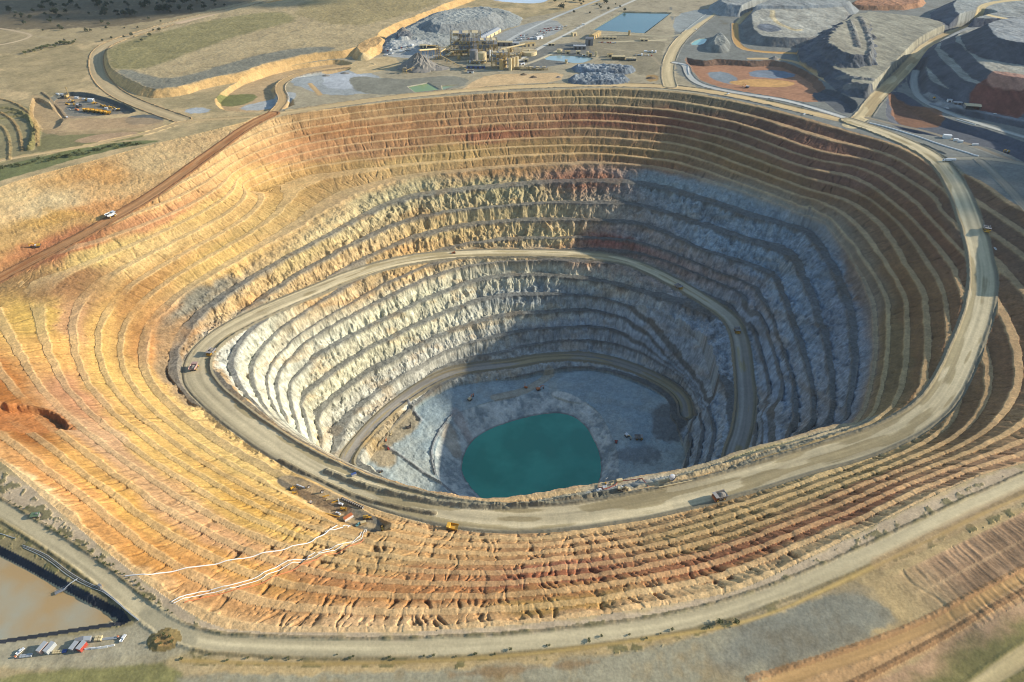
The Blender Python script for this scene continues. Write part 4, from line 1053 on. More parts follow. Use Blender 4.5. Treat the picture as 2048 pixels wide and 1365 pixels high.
def ute(paint):
    def b():
        e = empty('utility_vehicle')
        MB().box((1.6,0,.85), (1.7,1.8,.6)).box((-1.4,0,.85), (2.4,1.85,.25)).box((-1.4,.9,1.1), (2.4,.06,.4)).box((-1.4,-.9,1.1), (2.4,.06,.4)).box((-2.6,0,1.1), (.06,1.8,.4)).build('body', paint, e)
        cb = MB().box((.35,0,1.25), (2.0,1.75,1.1), taper=.8).build('cab', paint, e); MB().box((1.26,0,1.45), (.1,1.45,.5), ry=-.3).box((.3,0,1.45), (1.3,1.72,.4)).build('window', GLS, cb)
        for x in (1.6, -1.5):
            for s in (-1, 1): MB().cyl((x, s*.75, .4), (x, s*.98, .4), .4, n=10).build('wheel', RUB, e)
        return e
    return b
def semi(paint, tank=False):
    def b():
        e = empty('semi_trailer')
        cb = MB().box((7.6,0,2.0), (2.4,2.5,2.6)).box((9.2,0,1.3), (1.2,2.2,1.4)).build('cab', paint, e); MB().box((8.83,0,2.6), (.06,2.1,.9)).build('window', GLS, cb)
        MB().box((4.0,0,.95), (9.0,1.0,.4)).build('chassis', DGR, e)
        if tank: MB().cyl((-8.5,0,2.2), (5.9,0,2.2), 1.3, n=14).build('trailer', paint, e)
        else: MB().box((-1.4,0,2.5), (14.6,2.6,2.7)).build('trailer', paint, e)
        for x in (8.8, 5.4, 4.2, -5.0, -6.3, -7.6):
            for s in (-1, 1): MB().cyl((x, s*.8, .52), (x, s*1.25, .52), .52, n=10).build('wheel', RUB, e)
        return e
    return b
def container(paint, roof=None, L=6.1, H=2.6, W=2.44, nm='shipping_container'):
    def b():
        e = empty(nm); m = MB().box((0,0,H/2), (L,W,H))
        for k in range(int(L/.6)):
            for s in (-1, 1): m.box((-L/2+.4+k*.6, s*(W/2+.03), H/2), (.28,.06,H*.9))
        m.build('body', paint, e)
        if roof: MB().box((0,0,H+.08), (L+.1,W+.1,.15)).build('roof', roof, e)
        MB().box((L/2+.03,-W/4,H/2), (.06,W*.45,H*.88)).build('door', GRY, e); MB().box((L/2+.03,W/4,H/2), (.06,W*.45,H*.88)).build('door', GRY, e)
        return e
    return b
def shed(wall, roof, L, W, H, rise=None, doors=2, nm='shed', open_front=False):
    e = empty(nm); rise = W*.13 if rise is None else rise
    if open_front:
        m = MB().box((0,W/2-.15,H/2), (L,.3,H)).box((-L/2+.15,0,H/2), (.3,W-.6,H)).box((L/2-.15,0,H/2), (.3,W-.6,H))
        m.build('wall', wall, e); p = MB()
        for k in range(5): p.box((-L/2+.3+k*(L-.6)/4,-W/2+.3,H/2), (.4,.4,H))
        p.build('column', DGR, e)
    else: MB().box((0,0,H/2), (L,W,H)).build('wall', wall, e)
    MB().gable((0,0,H+.02), L, W, rise, .5).build('roof', roof, e)
    for k in range(doors):
        x = -L/2+(k+.5)*L/doors
        if not open_front: MB().box((x,-W/2-.06,H*.4), (min(4.5, L/doors*.6),.12,H*.8)).build('door', DGR, e)
    MB().box((L/2+.06,0,H*.35), (.12,min(3.5, W*.4),H*.7)).build('door', GRY, e)
    for k in range(max(1, int(L/9))): MB().box((-L/2+4+k*9, 0, H+rise+.25), (1.2,1.2,.6)).build('roof_vent', GRY, e)
    return e
def tank(col, R, H, top=True, nm='storage_tank', mat2=None):
    e = empty(nm); m = MB().cyl((0,0,0), (0,0,H), R, n=28)
    for k in range(3): m.cyl((0,0,H*(.25+.25*k)), (0,0,H*(.25+.25*k)+.25), R+.06, n=28)
    m.build('shell', col, e)
    if top: MB().cyl((0,0,H), (0,0,H+R*.16), R+.1, R*.15, n=28).build('roof', mat2 or col, e)
    r = MB()
    for k in range(24): t = -1.9+k*.075; r.box((math.cos(t)*(R+.4), math.sin(t)*(R+.4), H*k/24+.2), (1.0,.5,.15), rz=t)
    r.build('stair', GRY, e)
    h_ = MB()
    for k in range(16): t = 2*math.pi*k/16; h_.box((math.cos(t)*R, math.sin(t)*R, H+.5), (.1,.1,1.0)); t2 = t+math.pi/16; h_.box((math.cos(t2)*R*.985, math.sin(t2)*R*.985, H+1.0), (.08, R*.4, .08), rz=t2)
    h_.build('handrail', YEL, e)
    return e
def frame_building(L, W, H, nx_, ny_, nz_, seed, nm='steel_mill_building'):
    e = empty(nm); rnd = random.Random(seed); dx, dy, dz = L/nx_, W/ny_, H/nz_
    for i in range(nx_+1):
        for j in range(ny_+1):
            hh = H*rnd.choice((.8, .9, 1.0, 1.0)); MB().box((-L/2+i*dx, -W/2+j*dy, hh/2), (.7,.7,hh)).build('column', TAN, e)
    for k in range(1, nz_+1):
        m = MB(); z = k*dz
        for j in range(ny_+1): m.box((0,-W/2+j*dy,z), (L,.45,.6))
        for i in range(nx_+1): m.box((-L/2+i*dx,0,z-.02), (.45,W,.55))
        for i in range(nx_):
            if rnd.random() < .6: m.box((-L/2+(i+.5)*dx, -W/2, z-dz/2), (math.hypot(dx, dz)*.95,.3,.35), ry=math.atan2(dz, dx)*rnd.choice((-1, 1)))
        m.build('floor_beams', TAN, e)
        f = MB(); n_ = 0
        i0 = rnd.randrange(0, max(1, nx_//2)); i1 = rnd.randrange(i0+1, nx_+1)
        f.box((-L/2+(i0+i1)/2*dx, 0, z+.35), ((i1-i0)*dx, W*.97, .12)); f.build('floor_grating', GRY, e)
    for k in range(int(L*W/130)):
        x = rnd.uniform(-L/2+3, L/2-3); y = rnd.uniform(-W/2+3, W/2-3); z = rnd.randrange(nz_)*dz+.5
        if rnd.random() < .5: MB().cyl((x,y,z), (x,y,z+dz*.8), min(dx,dy)*.3, n=12).build('vessel', rnd.choice((CRM, GRY, TAN)), e)
        else: MB().box((x,y,z+dz*.3), (dx*.7,dy*.6,dz*.6)).build('machine_housing', rnd.choice((CRM, GRY, DGR)), e)
    for k in range(3):
        x = -L/2+(k+.6)*L/3.2; MB().box((x,0,H+1.0), (L/5,W*.7,.3), ry=rnd.uniform(-.1, .1)).build('roof', CRM, e)
    for s in (0, 1, 2):
        MB().cyl((-L/2+2+s*L*.4, W/2-2, H*.5), (-L/2+2+s*L*.4, W/2-2, H+4+s), .6, n=8).build('stack', GRY, e)
    return e
def conveyor(a, b, za, zb, w=2.2, roof=True, label='', group=None):
    """a, b picture points on the ground; za, zb heights of belt above it"""
    p = hit(*a); q = hit(*b); P_ = Vector((p[0], p[1], p[2]+za)); Q_ = Vector((q[0], q[1], q[2]+zb)); L = (Q_-P_).length
    e = empty('conveyor'); e.location = (p[0], p[1], p[2]); rz = math.atan2(q[1]-p[1], q[0]-p[0]); e.rotation_euler = (0,0,rz)
    Lh = math.hypot(q[0]-p[0], q[1]-p[1]); dz = Q_.z-P_.z; ry = -math.atan2(dz, Lh)
    MB().box((Lh/2,0,za+dz/2), (L,w,.5), ry=ry).build('belt_frame', TAN, e)
    if roof: MB().box((Lh/2,0,za+dz/2+1.6), (L,w+.6,1.8), ry=ry).build('gallery', CRM, e)
    n = max(1, int(Lh/14))
    for k in range(1, n+1):
        x = Lh*k/(n+.5); h = za+dz*x/Lh; g = h
        m = MB()
        for s in (-1, 1): m.cyl((x, s*(w/2+h*.08), min(0, (q[2]-p[2])*x/Lh)-.5), (x, s*w/2, g), .28, n=6)
        m.box((x,0,g*.5), (.25,w+h*.08,.25))
        if g > .8: m.build('trestle', TAN, e)
    tag(e, label, 'conveyor', group); return e
def pipe(pts, r, mat, label, cat='pipe', group=None, z0=.35, name='pipe'):
    """a pipe draped over the terrain through traced points"""
    W = np.array([hit(*p) for p in pts]); seg = np.linalg.norm(np.diff(W[:, :2], axis=0), axis=1); s = np.concatenate([[0], np.cumsum(seg)])
    n = int(s[-1]/2.5)+2; t = np.linspace(0, s[-1], n); xs = np.interp(t, s, W[:, 0]); yy_ = np.interp(t, s, W[:, 1])
    wob = np.array([math.sin(v*.09)*.7+math.sin(v*.031+1)*1.2 for v in t]); d = np.array([W[-1, 0]-W[0, 0], W[-1, 1]-W[0, 1]]); d /= np.linalg.norm(d)+1e-6
    xs = xs-d[1]*wob; yy_ = yy_+d[0]*wob
    zs = np.array([gz(x, y) for x, y in zip(xs, yy_)])+z0; k = np.array([.25, .5, .25]); zm = np.maximum(zs, np.convolve(np.pad(zs, 1, mode='edge'), k, 'valid'))
    m = MB(); K = 6; vs = []
    for i in range(n):
        a = max(i-1, 0); b = min(i+1, n-1); T_ = Vector((xs[b]-xs[a], yy_[b]-yy_[a], zm[b]-zm[a])).normalized(); q = T_.to_track_quat('Z', 'Y')
        for j in range(K): u_ = 2*math.pi*j/K; vs.append(Vector((xs[i], yy_[i], zm[i]))+q @ Vector((r*math.cos(u_), r*math.sin(u_), 0)))
    fs = [(i*K+j, i*K+(j+1) % K, (i+1)*K+(j+1) % K, (i+1)*K+j) for i in range(n-1) for j in range(K)]
    fs += [tuple(range(K-1, -1, -1)), tuple(range((n-1)*K, n*K))]
    m.add(vs, fs); o = m.build(name, mat); tag(o, label, cat, group); return o
def tree_proto(kind, leaf, hgt, rad, seed, nleaf=260):
    def b():
        e = empty(kind); rnd = random.Random(seed); t = MB().cyl((0,0,-.3), (0,0,hgt*.55), hgt*.035, hgt*.018, n=6)
        lobes = []
        for k in range(6):
            a = k*1.05+rnd.random(); r = rad*rnd.uniform(.25, .62); z = hgt*rnd.uniform(.45, .82); lobes.append((math.cos(a)*r, math.sin(a)*r, z, rad*rnd.uniform(.3, .5)))
            t.cyl((0,0,hgt*rnd.uniform(.2, .45)), (math.cos(a)*r, math.sin(a)*r, z), hgt*.014, hgt*.006, n=5)
        lobes.append((0,0,hgt*.85,rad*.42)); t.build('trunk', BARK, e)
        c = MB()
        for k in range(nleaf):
            L = rnd.choice(lobes); u_ = Vector((rnd.gauss(0, 1), rnd.gauss(0, 1), rnd.gauss(0, .8))).normalized()*L[3]*rnd.uniform(.55, 1.08)
            p = Vector(L[:3])+u_; s = rad*rnd.uniform(.07, .15)
            ax = [Vector((rnd.uniform(-1, 1), rnd.uniform(-1, 1), rnd.uniform(-.6, .6))).normalized()*s for _ in range(2)]
            c.add([p-ax[0]-ax[1], p+ax[0]-ax[1]*.6, p+ax[0]*.8+ax[1], p-ax[0]*.7+ax[1]*.9], [(0,1,2,3)])
        c.build('crown', leaf, e); return e
    return b
def tyre_b():
    e = empty('spare_tyre'); m = MB(); R, r = 1.45, .52; n1, n2 = 20, 8; vs = []
    for i in range(n1):
        a = 2*math.pi*i/n1
        for j in range(n2): q = 2*math.pi*j/n2; rr = R+r*math.cos(q); vs.append((rr*math.cos(a), r*1.1*math.sin(q), R+r+rr*math.sin(a)))
    m.add(vs, [(i*n2+j, ((i+1) % n1)*n2+j, ((i+1) % n1)*n2+(j+1) % n2, i*n2+(j+1) % n2) for i in range(n1) for j in range(n2)])
    m.build('tyre', RUB, e); w = MB()
    for k in range(n1):
        a = 2*math.pi*k/n1; w.box((math.cos(a)*1.15, 0, R+r+math.sin(a)*1.15), (.42,1.0,.42), ry=-a)
    w.build('rim', PIPE, e); return e
# ------------------------------------------------------------------ placements
R_ = math.radians
GT = 'haul trucks working in the pit'
def truck(kind, px, py, to, label, sc=1.0):
    paints = {'orange_laden': (ORG, TRAY, True), 'yellow': (YEL, YEL, False), 'yellow_laden': (YEL, TRAY, True), 'cream_laden': (CRM, PNK, True), 'white': (WHT, WHT, True)}[kind]
    o = make('truck_'+kind, haul_truck(*paints)); put(o, px, py, head((px, py), to), sc); tag(o, label, 'haul truck', GT); return o
truck('orange_laden', 1438, 997, (1400,1009), 'laden haul truck with orange cab end, on the near ramp above the red rilled benches', 1.0)
truck('yellow', 905, 1058, (860,1052), 'small all yellow dump truck with empty body, on the ramp below the laydown yard', .78)
truck('yellow_laden', 423, 708, (408,722), 'laden dump truck with yellow cab coming down the left ramp corner', .95)
truck('cream_laden', 389, 738, (409,712), 'dusty pink dump truck with rock load at the outer edge of the left ramp corner', .95)
truck('yellow_laden', 1972, 462, (1976,492), 'laden dump truck in shade on the right ramp, coming towards the viewer')
truck('yellow_laden', 1474, 664, (1483,690), 'dump truck in deep shade at the right bend of the middle ramp')
truck('yellow_laden', 1357, 577, (1380,592), 'dump truck in shade on the middle ramp below the long rock benches')
truck('white', 223, 434, (262,414), 'white dump truck with rock load on the orange side ramp', 1.0)
o = make('dozer_y', dozer(ORG)); put(o, 908, 507, R_(185)); tag(o, 'small orange bulldozer alone on the far side of the middle ramp', 'bulldozer')
o = make('exc_y', excavator(YEL)); put(o, 76, 494, R_(200)); tag(o, 'yellow excavator digging at the lower end of the orange side ramp', 'excavator')
o = make('exc_cream', excavator(CRM, ORG)); put(o, 940, 800, R_(55)); tag(o, 'cream excavator with orange arm on the left of the pit floor above the lake', 'excavator')
o = make('exc_or', excavator(ORG)); put(o, 1077, 780, R_(20)); tag(o, 'orange excavator at the foot of the access track behind the lake', 'excavator')
o = make('exc_w', excavator(WHT, CRM)); put(o, 1254, 873, R_(-60)); tag(o, 'white excavator loading in the shade right of the lake', 'excavator')
truck('yellow_laden', 1277, 878, (1300,880), 'dump truck being loaded in the shade right of the lake', .9)
o = make('drill_o', drill_rig(ORG)); put(o, 1052, 776, R_(150), .8); tag(o, 'small orange drill rig beside the orange excavator on the pit floor', 'drill rig')
o = make('drill_d', drill_rig(DGR)); put(o, 818, 856, R_(40)); tag(o, 'dark drill rig with tall mast on the left of the pit floor', 'drill rig')
for i, (px, py, mt, lb) in enumerate([(782,870,CRM,'cream tracked drill nearest the dark drill rig on the pit floor'), (772,882,ORG,'orange tracked drill beside the lower ramp'), (777,899,RED,'red tracked drill by the brown patch on the pit floor')]):
    o = make('drill_s%d' % i, drill_rig(mt)); put(o, px, py, R_(60+i*30), .62); tag(o, lb, 'drill rig')
o = make('dozer_r', dozer(RED)); put(o, 1232, 886, R_(80)); tag(o, 'red bulldozer left of the white excavator in the shade', 'bulldozer')
o = make('loader_d', loader(GRY)); put(o, 757, 945, R_(20)); tag(o, 'grey wheel loader on the pale ledge inside the lower ramp bend', 'wheel loader')
def lvs(rows, group, first='ute_w', mat=WHT):
    for px, py, rz, lb in rows:
        o = make(first, ute(mat)); put(o, px, py, R_(rz)); tag(o, lb, 'utility vehicle', group)
GU = 'light vehicles about the mine'
lvs([(1990,499,-95,'white utility vehicle behind the shaded dump truck on the right ramp'), (975,756,20,'white utility vehicle on the back edge of the pit floor'), (42,1304,60,'lone white utility vehicle at the left end of the container yard'),
     (247,1278,80,'white utility vehicle at the right end of the container yard, near the round island'), (1198,981,20,'white utility vehicle at the left end of the fenced drill compound'), (677,1028,-30,'white utility vehicle in the laydown yard left of the orange roofed container'),
     (139,220,10,'white utility vehicle at the left of the equipment park, nearest the viewer'), (1990,229,0,'white utility vehicle on the shaded bench right of the cream shed'), (1895,218,-20,'white utility vehicle left of the cream shed on the shaded bench')], GU)
lvs([(717,1050,50,'pale blue utility vehicle below the laydown yard, by the pipe ends')], GU, 'ute_b', TEAL)
# semi trailer and the truck park on the right
o = make('semi_w', semi(WHT)); put(o, 1898, 323, R_(178), 1.05); tag(o, 'long white semi trailer turning off the right rim road', 'semi trailer')
o = make('semi_t', semi(WHT, True)); put(o, 601, 974, R_(-24), .5); tag(o, 'white tanker trailer in the laydown yard beside the near ramp', 'tanker trailer')
# laydown yard by the near ramp
GTy = 'white rimmed tyres lined up along the ramp edge'
for k in range(11):
    o = make('tyre', tyre_b); t = k/10; put(o, 685+t*41, 1000+t*17.5, head((685,1000), (726,1017))+R_(75), .85); tag(o, 'large tyre in the standing row between the laydown yard and the ramp', 'tyre', GTy)
for px, py, lb in ((618,976,'single large tyre right of the white tanker trailer'), (645,986,'single large tyre between the tanker trailer and the tyre row')):
    o = make('tyre', tyre_b); put(o, px, py, R_(30), .9); tag(o, lb, 'tyre', 'single tyres in the laydown yard')
def beam(L, mat, nm='steel_beam', w=.7):
    def b():
        e = empty(nm); MB().box((0,0,.12), (L,w,.2)).box((0,0,.95), (L,w,.2)).box((0,0,.53), (L,.2,.66)).build('girder', mat, e)
        for x in (-L*.3, L*.3): MB().box((x,0,.05), (.4,w+.8,.18)).build('timber', BARK, e)
        return e
    return b
for px, py, rz, L, mt, lb in ((652,993,22,6,YEL,'short yellow beam right of the second lone tyre'), (660,999,22,7,CRM,'cream beam in the middle of the laydown yard'), (671,1004,24,7,YEL,'yellow beam just left of the tyre row'),
     (659,1030,-16,20,YEL,'long yellow boom section along the lower edge of the laydown yard'), (1351,969,14,33,CRM,'long pale pipe rack lying beside the near ramp, right of the white tank')):
    o = make('beam%d%d' % (px, py), beam(L, mt)); put(o, px, py, R_(rz)); tag(o, lb, 'beam')
o = make('drill_w', drill_rig(WHT)); put(o, 682, 1010, R_(160), .7); tag(o, 'white drill rig beside the tyre row in the laydown yard', 'drill rig')
o = make('dozer_yy', dozer(YEL)); put(o, 685, 1020, R_(10), .9); tag(o, 'yellow bulldozer just below the tyre row', 'bulldozer')
o = make('dozer_yy', None); put(o, 584, 979, R_(60), .8); tag(o, 'yellow bulldozer at the left end of the white tanker trailer', 'bulldozer')
o = make('dozer_yy', None); put(o, 588, 988, R_(20), .8); tag(o, 'yellow bulldozer in front of the white tanker trailer', 'bulldozer')
o = make('cont_o', container(WHT, ORG, 8.5, 3.0, 3.4, 'site_office')); put(o, 697, 1037, R_(42)); tag(o, 'white site cabin with orange roof in the laydown yard', 'site cabin')
o = make('load_y', loader(YEL)); put(o, 735, 1037, R_(0), .9); tag(o, 'yellow wheel loader between the orange roofed cabin and the ramp', 'wheel loader')
o = make('load_y', None); put(o, 765, 1058, R_(110), .75); tag(o, 'yellow wheel loader on bare soil right of the laydown yard', 'wheel loader')
o = make('cont_c', container(CRM, None, 5, 2.2)); put(o, 727, 1047, R_(20)); tag(o, 'pale container below the laydown yard beside the blue vehicle', 'container')
o = make('tank_s', lambda: tank(WHT, 1.2, 1.8)); put(o, 622, 1006, 0); tag(o, 'little white water tank alone in the middle of the laydown yard', 'tank')
o = make('cont_b', container(LGR, BLU, 5, 2.4)); put(o, 708, 951, R_(30)); tag(o, 'small cabin with blue roof on the rock windrow beside the near ramp', 'site cabin')
# drill compound on the shelf
def barrier(pts, label):
    e = empty('barrier_fence'); W = [hit(*p) for p in pts]; e.location = W[0]
    for i in range(len(W)-1):
        a = Vector(W[i])-Vector(W[0]); b = Vector(W[i+1])-Vector(W[0]); d = b-a; L = d.length
        MB().box(((a.x+b.x)/2, (a.y+b.y)/2, (a.z+b.z)/2+.75), (L,.14,.9), rz=math.atan2(d.y, d.x), ry=-math.asin(max(-1, min(1, d.z/L)))).build('mesh_panel', RED, e)
        n = max(1, int(L/3)); m = MB()
        for k in range(n+1): p = a+d*k/n; m.box((p.x, p.y, p.z+.6), (.15,.15,1.4))
        m.build('fence_posts', ORG, e)
    tag(e, label, 'barrier fence'); return e
barrier([(1197,970),(1197,976),(1208,980),(1218,977),(1231,971),(1236,964)], 'red barrier fence looped round the drill compound at the pit edge')
barrier([(1243,963),(1264,961),(1284,958),(1289,965),(1296,974)], 'straight red barrier fence right of the drill compound')
o = make('drill_w', None); put(o, 1209, 976, R_(20), .65); tag(o, 'white drill rig inside the red barrier fence', 'drill rig')
o = make('drill_c', drill_rig(CRM)); put(o, 1224, 969, R_(30), .5); tag(o, 'cream drill rig right of the white one in the red fenced compound', 'drill rig')
o = make('cont_c', None); put(o, 1239, 963, R_(15), 1.15); tag(o, 'cream container at the top right corner of the red fenced compound', 'container')
o = make('lift', excavator(CRM, CRM)); put(o, 1241, 980, R_(-12), .75); tag(o, 'cream crane with its arm lowered in front of the red fenced compound', 'crane')
def lt():
    e = empty('lighting_tower'); MB().box((0,0,.8), (2.4,1.3,1.1)).build('trailer', YEL, e); MB().cyl((0,0,1.2), (0,0,8), .12, n=6).build('mast', GRY, e)
    for s in (-1, 1): MB().box((.1, s*.7, 8), (.2,1.0,.5)).build('lamp', LAMP, e)
    return e
o = make('lt', lt); put(o, 1212, 968, R_(-60)); tag(o, 'lighting tower at the lip of the pit in the drill compound', 'lighting tower', 'lighting towers')
o = make('lt', lt); put(o, 993, 760, R_(-60)); tag(o, 'lighting tower on the back edge of the pit floor', 'lighting tower', 'lighting towers')
o = make('tank_w', lambda: tank(WHT, 2.3, 4.2)); put(o, 1344, 958, 0); tag(o, 'white upright tank alone on the shelf above the pit lake', 'tank')
# container yard, bottom left
GC = 'containers and cabins in the bottom left yard'
for i, (px, py, L, H, W, mt, rf, rz, lb) in enumerate([(88,1299,6.5,3.6,3.0,PNK,LGR,72,'tall pinkish container with grey roof, leftmost in the yard'), (102,1299,6.8,3.6,3.0,LGR,None,72,'tall light grey container beside the pinkish one'), (151,1296,5.5,3.2,3.0,GRY,LGR,75,'grey container left of the red one'),
     (166,1296,5.6,3.4,3.2,RED,LGR,72,'red container with grey roof in the bottom left yard'), (176,1281,5,2.4,3.0,LGR,LGR,5,'low grey shelter behind the red container'), (161,1283,5,2.4,3,GRY,GRY,20,'small grey cabin behind the grey container')]):
    o = container(mt, rf, L, H, W, 'shipping_container')(); put(o, px, py, R_(rz)); tag(o, lb, 'container', GC)
def pallet(mat):
    def b():
        e = empty('loaded_pallet'); MB().box((0,0,.15), (2.6,2.2,.3)).build('pallet_base', BARK, e); m = MB()
        for x in (-.7, .7):
            for y in (-.55, .55): m.box((x,y,.75), (1.2,1.0,.9), taper=.95)
        m.build('bags', mat, e); return e
    return b
for px, py, k, mt, lb in ((45,1314,'p1',LGR,'grey pallet at the far left of the front row'), (53,1313,'p1',LGR,'grey pallet second from the left of the front row'), (61,1312,'p1',LGR,'grey pallet just left of the pinkish container'), (111,1306,'p2',CRM,'cream pallet in front of the light grey container'), (121,1305,'p2',CRM,'cream pallet right of the light grey container'), (130,1304,'p3',BLU,'blue wrapped pallet between the grey containers')):
    o = make(k, pallet(mt)); put(o, px, py, R_(5)); tag(o, lb, 'pallet', 'pallets in the bottom left yard')
def trough():
    e = empty('concrete_barrier'); MB().prism([(-.4,0), (.4,0), (.25,.5), (.15,1.1), (-.15,1.1), (-.25,.5)], -2.6, 2.6).build('barrier_body', PIPE, e); MB().box((0,0,1.13), (.22,5.0,.06)).build('cap_strip', WHT, e); return e
for px, py, w in ((180,1298,'leftmost'), (193,1297,'second'), (206,1296,'third'), (220,1293,'rightmost')):
    o = make('trough', trough); put(o, px, py, R_(-80), 1.15); tag(o, w+' white concrete barrier in the row right of the red container', 'barrier', 'white barriers in a row')
def rack():
    e = empty('pipe_stack'); m = MB()
    for k in range(5): m.cyl((-7,-.9+k*.45,.35), (7,-.9+k*.45,.35), .2, n=8)
    for k in range(4): m.cyl((-7,-.7+k*.45,.7), (7,-.7+k*.45,.7), .2, n=8)
    m.build('pipes', LGR, e)
    for x in (-5, 0, 5): MB().box((x,0,.07), (.3,2.6,.15)).build('timber', BARK, e)
    return e
o = rack(); put(o, 216, 1278, R_(6), .8); tag(o, 'stack of long grey pipes in the bottom left yard', 'pipe stack')
o = make('p2', None); put(o, 198, 1279, R_(5), 1.6); tag(o, 'large cream crate left of the stack of grey pipes', 'crate')
def bollard():
    e = empty('marker_drum'); MB().cyl((0,0,0), (0,0,1.1), .45, n=12).build('drum', ORG, e); MB().cyl((0,0,.5), (0,0,.75), .47, n=12).build('white_band', WHT, e); return e
for px, py, lb in ((32,1315,'orange marker drum at the left end of the front pallet row'), (237,1275,'orange marker drum at the right end of the grey pipe stack')):
    o = make('drum', bollard); put(o, px, py, 0, 1.3); tag(o, lb, 'marker drum', 'orange marker drums')
o = shed(GRY, GRN, 5, 3.5, 2.2, doors=1); put(o, 72, 1033, R_(10)); tag(o, 'small shed with green roof in the hollow left of the benches', 'shed')
# pipes
pipe([(252,1155),(300,1153),(350,1146),(420,1131),(500,1116),(560,1101),(625,1079),(660,1059),(690,1052),(702,1054)], .42, PIPE, 'upper white pipe crossing the orange benches to the laydown yard', group='white pipes across the near benches')
pipe([(345,1206),(400,1189),(460,1173),(520,1151),(560,1131),(620,1111),(660,1096),(700,1083),(718,1073),(731,1060)], .34, PIPE, 'lower white pipe crossing the red benches, the left one of its pair', group='white pipes across the near benches')
pipe([(349,1209),(404,1193),(466,1177),(526,1156),(566,1137),(626,1115),(664,1100),(704,1086),(722,1076),(734,1061)], .3, PIPE, 'lower white pipe crossing the red benches, the right one of its pair', group='white pipes across the near benches')
pipe([(370,1208),(430,1195),(480,1180),(540,1158),(600,1132),(660,1105),(706,1089),(726,1077)], .3, OPIPE, 'thin orange pipe just below the pair of white pipes')
pipe([(652,1065),(672,1061),(690,1056),(702,1054)], .35, PIPE, 'short white branch pipe near the orange roofed cabin')
for k, (dx, w) in enumerate(((0, 'uppermost'), (4, 'middle'), (9, 'lowest'))):
    pipe([(42+dx*.3,1093+dx*.6),(90,1115+dx),(140,1145+dx),(180,1168+dx*.8),(205,1180+dx*.5),(245,1208+dx*.4),(283,1236+dx*.2)], .2, LGR if k != 1 else GRY, w+' of the three pipes between the lined pond and the perimeter road', group='pipes along the lined pond')
pipe([(-10,1068),(10,1076),(27,1082)], .25, LGR, 'white pipe entering at the left edge above the lined pond')
pipe([(155,1156),(143,1163),(131,1171),(122,1180),(114,1188)], .35, LGR, 'grey discharge pipe running down the pond liner')
pipe([(1738,247),(1800,263),(1880,289),(1957,313)], 1.3, PIPE, 'long straight white pipe beside the right rim road')
pipe([(1355,128),(1374,132),(1378,150)], .8, PIPE, 'white pipe at the corner by the orange hollow')
pipe([(1912,240),(1950,251)], .8, PIPE, 'short white pipe along the shaded dump road')
o = make('pump', lambda: container(YEL, GRY, 3, 1.8, 1.6, 'pump_unit')()); put(o, 201, 1174, R_(-30)); tag(o, 'small yellow pump unit on the pipes beside the perimeter road', 'pump')
def chute():
    e = empty('discharge_platform'); MB().box((0,0,1.1), (8,2.6,.3)).build('deck', GRY, e)
    for x in (-3.6, 0, 3.6):
        for y in (-1.1, 1.1): MB().cyl((x,y,-3), (x,y,1.1), .16, n=6).build('leg', DGR, e)
    MB().box((0,1.25,2.1), (8,.08,.08)).box((0,-1.25,2.1), (8,.08,.08)).build('handrail', LGR, e); return e
o = chute(); put(o, 124, 1183, R_(35)); tag(o, 'grey discharge platform at the edge of the muddy pond', 'platform')
# equipment park, top left
GE = 'machines in the equipment park'
o = make('drill_t', drill_rig(TAN)); put(o, 135, 196, R_(90), 1.7); tag(o, 'tan drill rig with raised mast, the tallest machine in the equipment park', 'drill rig', GE)
for k, (px, py, lb) in enumerate(((173,223,'first from the left'), (182,224,'second from the left'), (191,225,'third from the left'), (199,226,'third from the right'), (208,227.5,'second from the right'), (217,229,'rightmost'))):
    o = make('truck_yellow', haul_truck(YEL, YEL, False)); put(o, px, py, R_(200), .85); tag(o, lb+' in the front row of yellow dump trucks in the equipment park', 'dump truck', GE)
for k, px, py, rz, lb in (('dozer_yy',134,210,10,'yellow bulldozer left of the centre of the equipment park'), ('dozer_yy',149,211,20,'yellow bulldozer beside the grey dump truck in the equipment park'), ('exc_y',146,205,160,'yellow excavator behind the two bulldozers in the equipment park'),
     ('load_y',175,202,0,'yellow loader left of the big white cabin in the equipment park'), ('load_y',189,208,30,'yellow loader in front of the big white cabin'), ('dozer_yy',203,213,0,'yellow bulldozer in the back row below the rock face'), ('load_y',211,215,0,'yellow loader in the back row below the rock face'),
     ('load_y',220,217,200,'yellow loader right of its twin in the back row'), ('exc_y',236,222,180,'yellow excavator at the right end of the equipment park'), ('dozer_y',153,221,0,'orange bulldozer between the white utility vehicle and the dump truck row')):
    o = make(k, {'dozer_yy': dozer(YEL), 'exc_y': excavator(YEL), 'load_y': loader(YEL), 'dozer_y': dozer(ORG)}[k]); put(o, px, py, R_(rz), 1.05); tag(o, lb, 'machine', GE)
o = make('truck_grey', haul_truck(GRY, GRY, False)); put(o, 159, 215, R_(150), .9); tag(o, 'grey dump truck in the middle of the equipment park', 'dump truck', GE)
for px, py, s, lb in ((116,190,1,'white cabin at the back left corner of the equipment park'), (124,191,1,'white cabin right of the corner one, left of the tall drill rig'), (154,198,1.2,'low white cabin right of the tall drill rig'), (168,200,1,'white cabin left of the big white one in the equipment park'), (183,204,1.9,'big white cabin at the back of the equipment park'), (213,219,1,'white cabin between the loaders and the dump truck row')):
    o = make('cabin_w', container(WHT, WHT, 6, 2.8, 2.8, 'site_cabin')); put(o, px, py, R_(-10), s); tag(o, lb, 'site cabin', 'white cabins in the equipment park')
o = make('cont_p', container(PNK, WHT)); put(o, 135, 237, R_(-50)); tag(o, 'pink and white container at the lower left edge of the equipment park', 'container')
